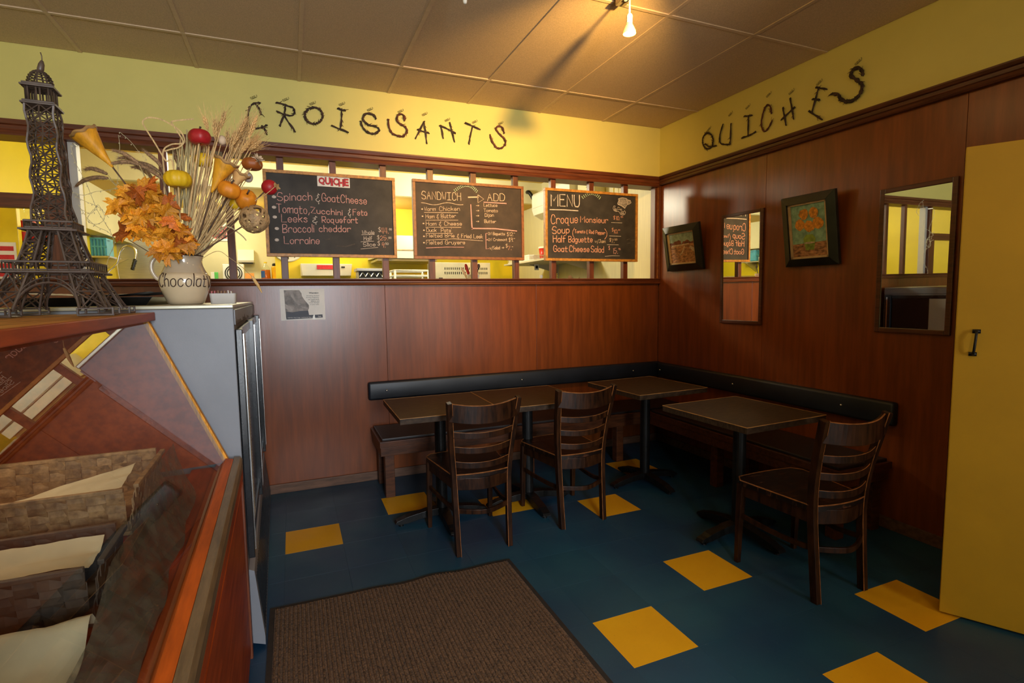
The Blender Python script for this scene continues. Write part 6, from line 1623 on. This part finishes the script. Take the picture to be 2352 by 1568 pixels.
MB().prism([(-3.62, c0.z-0.0205), (-3.402, c0.z-0.0205), (-3.402, c0.z-0.14)], 'y', 3.70, 3.72).build('bracket', YPLAST, ys)
q = atY(609.5, 640, 3.68)
t = simple('juice_bottle', 'clear juice bottle with a blue label on the yellow shelf', 'bottle', (q.x+0.01, 3.68, c0.z+0.0005))
bz = c0.z + 0.0005; bxx = q.x+0.01
MB().lathe([(0.058, 0.0), (0.060, 0.01), (0.056, 0.14), (0.03, 0.185), (0.018, 0.20), (0.018, 0.215)], 24, (bxx, 3.68, bz)).build('bottle_wall', JARG, t, smooth=True, fix=False)
MB().lathe([(0.055, 0.004), (0.057, 0.012), (0.054, 0.125)], 24, (bxx, 3.68, bz)).build('juice', AMBER, t, smooth=True)
MB().lathe([(0.020, 0.213), (0.020, 0.228)], 16, (bxx, 3.68, bz)).build('cap', YPLAST, t)
MB().grid(lambda u, v: (bxx + 0.0605*math.cos(math.radians(200+60*u)), 3.68 + 0.0605*math.sin(math.radians(200+60*u)), bz+0.02+0.09*v), 8, 1).build('label', BLUEP, t, fix=False)
q = atY(633, 640, 3.68); bx2 = q.x
t = simple('juice_bottle', 'yellow squeeze bottle with a black cap on the yellow shelf', 'bottle', (bx2, 3.68, bz))
MB().lathe([(0.043, 0.0), (0.046, 0.008), (0.046, 0.16), (0.038, 0.175)], 24, (bx2, 3.68, bz)).build('body', M('mustard_bottle', (0.75, 0.40, 0.01), 0.35, 0.1, 8), t, smooth=False)
MB().lathe([(0.034, 0.1755), (0.034, 0.20), (0.026, 0.212)], 16, (bx2, 3.68, bz)).build('cap', IRON, t)
# extraction hood, oven, shelving, bread oven: free-standing equipment
hz = atY(930, 593, 2.75).z; hx0 = atY(862, 560, 2.75).x; hx1 = atY(1010, 560, 2.75).x; ht = atY(930, 540, 2.75).z
t = simple('extraction_hood', 'big white extraction hood hanging between the quiche and sandwich boards', 'hood', ((hx0+hx1)/2, 3.1, hz))
MB().prism([(2.75, hz), (3.499, hz+0.02), (3.499, ht), (2.77, ht)], 'x', hx0, hx1).build('canopy', WPLAST, t, bevel=0.006)
MB().box((hx0+0.03, 2.80, hz-0.03), (hx1-0.03, 3.46, hz-0.002)).build('filter_tray', BEIGE, t)
MB().box((hx0-0.004, 2.744, hz+0.10), (hx1+0.004, 2.752, hz+0.115)).build('front_lip', CHROME, t)
o0 = atY(998, 602, 2.35); o1 = atY(1126, 602, 2.35)
t = simple('convection_oven', 'tall beige oven with rows of vent slots behind the sandwich board', 'oven', ((o0.x+o1.x)/2, 2.6, 0))
MB().box((o0.x, 2.35, 0.0), (o1.x, 2.742, o0.z)).build('cabinet', BEIGE, t, bevel=0.006)
m = MB()
vx0 = atY(1022, 610, 2.349).x; vx1 = atY(1118, 610, 2.349).x
for r_, (ya, yb) in enumerate(((614, 619), (624, 629.5))):
    za = atY(1060, ya, 2.349).z; zb = atY(1060, yb, 2.349).z
    for k in range(22):
        xx = vx0 + (vx1-vx0)*k/21
        m.box((xx-0.005, 2.3475, zb), (xx+0.005, 2.3495, za))
m.build('vent_slots', IRON, t)['kind'] = 'stuff'
MB().box((o0.x+0.05, 2.3465, o0.z-0.26), (o0.x+0.10, 2.3495, o0.z-0.19)).build('switch_plate', INKK, t)
s0 = atY(905, 621, 2.0); s1 = atY(986, 621, 2.0)
t = simple('wire_rack', 'white tubular rack standing in the kitchen below the hood', 'rack', ((s0.x+s1.x)/2, 2.1, 0))
m = MB()
for xx in (s0.x+0.01, s1.x-0.01):
    for yy in (2.0, 2.3):
        MB().tube([(xx, yy, 0.0), (xx, yy, s0.z)], 0.014, 8).build('upright', WPLAST, t, smooth=True)
for zz in (s0.z, s0.z-0.06, 1.2, 0.6):
    MB().tube([(s0.x, 2.0, zz), (s1.x, 2.0, zz), (s1.x, 2.3, zz), (s0.x, 2.3, zz), (s0.x, 2.0, zz)], 0.012, 8).build('shelf_rail', WPLAST, t, smooth=True)
b0 = atY(818, 616, 2.5); b1 = atY(893, 616, 2.5)
t = simple('bread_oven', 'steel bread oven with a zigzag guard, under the quiche board', 'oven', ((b0.x+b1.x)/2, 2.7, 0))
MB().box((b0.x+0.02, 2.5, 0.0), (b1.x, 2.74, b0.z-0.035)).build('cabinet', BEIGE, t, bevel=0.004)
MB().box((b0.x, 2.46, b0.z-0.034), (b1.x, 2.74, b0.z)).build('top_shelf', STEEL, t, bevel=0.004)
za = b0.z-0.05; zb = b0.z-0.10
MB().box((b0.x+0.03, 2.494, zb-0.012), (b1.x-0.005, 2.4995, za+0.012)).build('dark_slot', IRON, t)
m = MB(); n = 10
pts = [(b0.x+0.04+(b1.x-b0.x-0.06)*k/n, 2.488, za if k % 2 else zb) for k in range(n+1)]
for a_, c_ in zip(pts, pts[1:]): m.tube([a_, c_], 0.006, 5)
m.build('zigzag_guard', CHROME, t)
MB().box((b0.x+0.03, 2.47, zb-0.06), (b1.x-0.005, 2.4995, zb-0.02)).build('front_rail', CHROME, t)
# pale rear wall: exit sign, fan, small hood, cartons
e0 = atY(478, 553, 4.29); e1 = atY(524, 514, 4.29)
t = simple('exit_sign', 'black and red EXIT SORTIE sign on the pale rear wall', 'sign', ((e0.x+e1.x)/2, 4.28, e0.z))
MB().box((e0.x, 4.27, e0.z), (e1.x, 4.298, e1.z)).build('housing', WPLAST, t, bevel=0.004)
f0 = atY(488, 547, 4.26); f1 = atY(520, 520, 4.26)
MB().box((f0.x, 4.266, f0.z), (f1.x, 4.2695, f1.z)).build('face', M('red_sign_face', (0.50, 0.03, 0.015), 0.4, 0.05, 8), t)
mz = (f0.z+f1.z)/2
printed('EXIT', t, f0.x+0.014, f1.x-0.014, mz+0.006, f1.z-0.010, 4.2650, INKK, 'lettering', 0.06)
printed('SORTIE', t, f0.x+0.010, f1.x-0.010, f0.z+0.008, mz-0.008, 4.2650, INKK, 'lettering', 0.05)
a = atY(514, 645, 4.0); b = atY(561, 607, 4.0); cx, cz = (a.x+b.x)/2, (a.z+b.z)/2 - 0.01
pl = simple('prep_table', 'steel prep table standing along the pale rear wall', 'table', (-4.2, 4.0, 0))
MB().box((-4.75, 3.75, a.z-0.03), (-3.75, 4.28, a.z)).build('table_top', STEEL, pl, bevel=0.003)
for xx in (-4.70, -3.80):
    for yy in (3.80, 4.23): MB().box((xx-0.02, yy-0.02, 0), (xx+0.02, yy+0.02, a.z-0.03)).build('leg', STEEL, pl)
t = simple('box_fan', 'white box fan with a dark round grille on the rear table', 'fan', (cx, 4.0, a.z+0.0005))
MB().box((a.x, 3.93, a.z+0.0005), (b.x, 4.07, b.z)).build('housing', WPLAST, t, bevel=0.01)
for r in (0.045, 0.075, 0.10):
    MB().tube([(cx+r*math.cos(2*PI*k/28), 3.924, cz+r*math.sin(2*PI*k/28)) for k in range(28)], 0.007, 5, closed=True).build('grille_ring', IRON, t)
MB().lathe([(0.035, 0.0), (0.035, 0.006)], 20).xf(Matrix.Translation((cx, 3.929, cz)) @ Matrix.Rotation(PI/2, 4, 'X')).build('hub', IRON, t)
a2 = atY(546, 602, 4.1); b2 = atY(582, 572, 4.1)
t = simple('towel_dispenser', 'white towel dispenser on the pale rear wall beside the quiche board', 'dispenser', ((a2.x+b2.x)/2, 4.2, a2.z))
MB().prism([(4.299, a2.z), (4.12, a2.z), (4.10, a2.z+0.03), (4.20, b2.z), (4.299, b2.z)], 'x', a2.x, b2.x).build('housing', WPLAST, t, bevel=0.005)
MB().box((a2.x+0.05, 4.13, a2.z-0.012), (b2.x-0.02, 4.28, a2.z-0.0005)).build('dark_slot', IRON, t)
a3 = atY(490, 640, 3.95)
t = simple('carton', 'green and white carton on the rear table beside the pitcher', 'carton', (a3.x+0.03, 3.95, a.z+0.0005))
MB().box((a3.x-0.02, 3.90, a.z+0.0005), (a3.x+0.065, 4.0, a.z+0.115)).build('box_wall', WPLAST, t, bevel=0.002)
MB().box((a3.x+0.022, 3.896, a.z+0.0015), (a3.x+0.066, 3.8995, a.z+0.113)).build('green_face', GREENP, t)
a4 = atY(573, 640, 3.9); 
t = tag(MB().box((a4.x-0.05, 3.86, a.z+0.0005), (a4.x+0.06, 3.90, a.z+0.10)).build('kraft_card', M('orange_card', (0.75, 0.33, 0.08), 0.6, 0.1, 8)), 'orange card standing by the fan on the rear table', 'card')
# stainless splash panel, arched hose tap and blue crate
w0 = atY(238, 660, 4.27); w1 = atY(335, 470, 4.27)
t = tag(MB().box((w0.x, 4.285, 0.9), (w1.x+0.3, 4.298, w1.z)).build('splash_panel', STEEL), 'stainless splash panel behind the arched tap', 'panel')
sk = simple('sink_unit', 'steel sink bench below the arched hose tap', 'sink', (-4.35, 2.9, 0))
TZ = atY(255, 640, 2.9).z - 0.02
MB().box((-5.0, 2.65, TZ-0.03), (-4.0, 3.25, TZ)).build('bench_top', STEEL, sk, bevel=0.003)
for xx in (-4.95, -4.05):
    for yy in (2.70, 3.20): MB().box((xx-0.02, yy-0.02, 0), (xx+0.02, yy+0.02, TZ-0.03)).build('leg', STEEL, sk)
t = simple('hose_tap', 'arched steel hose tap with a black grip above the sink', 'tap', (atY(236, 640, 2.9).x, 2.9, TZ+0.0005))
P = [Vector((atY(236, 640, 2.9).x, 2.9, TZ+0.0005))] + [atY(x, y, 2.9) for x, y in ((250, 622), (268, 605), (273, 588), (279, 573), (291, 565), (304, 567), (312, 578), (311, 596))]
MB().tube(smooth_path(P, 6), 0.013, 10).build('hose_arc', CHROME, t, smooth=True)
g0, g1 = atY(311, 595, 2.9), atY(304, 620, 2.9)
m = MB(); m.tube([g0.lerp(g1, k/8) for k in range(9)], [0.018+0.003*(k % 2) for k in range(9)], 10)
m.build('grip', BLACKP, t, smooth=True)
c0, c1 = atY(266, 605, 2.9), atY(272, 640, 2.9)
MB().bar(c0, (c1.x, 2.9, TZ+0.0005), 0.02, 0.02, (0, 1, 0)).build('riser', CHROME, t)
ca_ = atY(193, 588, 3.3); cb_2 = atY(243, 546, 3.3)
wsf = simple('crate_shelf', 'narrow steel shelf carrying the blue crate', 'shelf', ((ca_.x+cb_2.x)/2, 3.4, ca_.z-0.02))
MB().box((KL+0.002, 3.2, ca_.z-0.02), (cb_2.x+0.05, 3.65, ca_.z-0.0005)).build('board', STEEL, wsf, bevel=0.002)
MB().prism([(KL+0.002, ca_.z-0.021), (KL+0.32, ca_.z-0.021), (KL+0.002, ca_.z-0.20)], 'y', 3.40, 3.42).build('bracket', STEEL, wsf)
bc = simple('blue_crate', 'blue ribbed plastic crate with white paper sticking out', 'crate', ((ca_.x+cb_2.x)/2, 3.45, ca_.z))
x0, x1, y0, y1, z0, z1_ = ca_.x, cb_2.x, 3.30, 3.56, ca_.z, cb_2.z
MB().box((x0+0.01, y0, z0), (x1-0.01, y0+0.01, z1_)).box((x0+0.01, y1-0.01, z0), (x1-0.01, y1, z1_)).box((x0, y0, z0), (x0+0.01, y1, z1_)).box((x1-0.01, y0, z0), (x1, y1, z1_)).box((x0, y0, z0), (x1, y1, z0+0.01)).build('crate_wall', BLUEPL, bc)
for k in range(7):
    xx = x0 + (x1-x0)*(k+0.5)/7
    MB().box((xx-0.007, y0-0.012, z0+0.002), (xx+0.007, y0-0.0002, z1_-0.02)).build('rib', BLUEPL, bc)
for zz in (z0+0.10, z1_-0.02):
    MB().box((x0-0.006, y0-0.014, zz), (x1+0.006, y0-0.0001, zz+0.02)).build('band', BLUEPL, bc)
def ppf(u, v): return (x0+0.03+(x1-x0-0.01)*u, y0+0.03+0.10*v, z1_-0.03 + 0.05*(1-u) + 0.05*v*(1-u) + 0.01*math.sin(u*7))
tag(MB().grid(ppf, 12, 6).build('paper_sheet', WPLAST, fix=False, solid=0.001, loc=((x0+x1)/2, y0+0.08, z1_-0.05)), 'white paper sticking out of the blue crate', 'paper')
# yellow shelf unit with red tubs and a glass jar, behind the tower
yu = simple('yellow_shelf_unit', 'yellow shelf unit with red tubs beyond the dark cross rail', 'shelf', (-5.0, 1.35, 0))
bz_ = atY(70, 556, 1.30).z
MB().box((-5.298, 1.18, bz_-0.36), (-4.86, 1.20, bz_)).box((-5.298, 1.18, bz_-0.02), (-4.86, 1.60, bz_)).build('shelf_front', YPLAST, yu)
MB().box((-5.298, 1.12, 0.0), (-5.14, 1.18, 2.16)).build('side_post', YPLAST, yu, bevel=0.004)
MB().box((-5.298, 1.20, 0.0), (-4.88, 1.60, bz_-0.37)).build('lower_cabinet', YPLAST, yu)
xx = atY(60, 540, 1.33).x
for k, (dx, w, h, lb) in enumerate(((0.0, 0.070, 0.150, 'red tub with a yellow band on the yellow shelf, toward the wall'), (0.155, 0.062, 0.120, 'smaller red tub on the yellow shelf, toward the dark post'))):
    t = simple('red_tub', lb, 'tub', (xx+dx, 1.34, bz_+0.0005))
    MB().lathe([(w*0.92, 0.0), (w, h*0.5), (w, h)], 24, (xx+dx, 1.34, bz_+0.0005)).build('tub_wall', REDPL, t)
    MB().lathe([(w*1.01, h*0.52), (w*1.01, h*0.68)], 24, (xx+dx, 1.34, bz_+0.0005), caps=False).build('yellow_band', YPLAST, t, fix=False)
    MB().lathe([(w*1.05, h+0.0005), (w*1.05, h+0.015), (w*0.6, h+0.02)], 24, (xx+dx, 1.34, bz_+0.0005)).build('lid', REDPL, t)
t = simple('glass_jar', 'clear blender jar with a grey cap standing on the red tub', 'jar', (xx, 1.34, bz_+0.171))
MB().lathe([(0.050, 0.0), (0.062, 0.02), (0.068, 0.15), (0.066, 0.155)], 24, (xx, 1.34, bz_+0.1715)).build('jar_wall', JARG, t, smooth=True, fix=False)
MB().box((xx+0.066, 1.325, bz_+0.19), (xx+0.088, 1.355, bz_+0.32)).build('jar_handle', PLAST, t, bevel=0.006)
MB().lathe([(0.070, 0.155), (0.070, 0.175), (0.03, 0.185)], 24, (xx, 1.34, bz_+0.1715)).build('cap', STEEL, t)
l0 = atY(2, 640, 1.117)
t = simple('notice_card', 'white card with red print on the yellow shelf post', 'sign', (-5.225, 1.117, bz_-0.30))
MB().box((-5.29, 1.1165, bz_-0.30), (-5.16, 1.1195, bz_-0.02)).build('card_sheet', PAPERW, t)
for k in range(4):
    MB().box((-5.28, 1.1155, bz_-0.28+k*0.065), (-5.175, 1.1163, bz_-0.245+k*0.065)).build('red_print', REDINK, t)
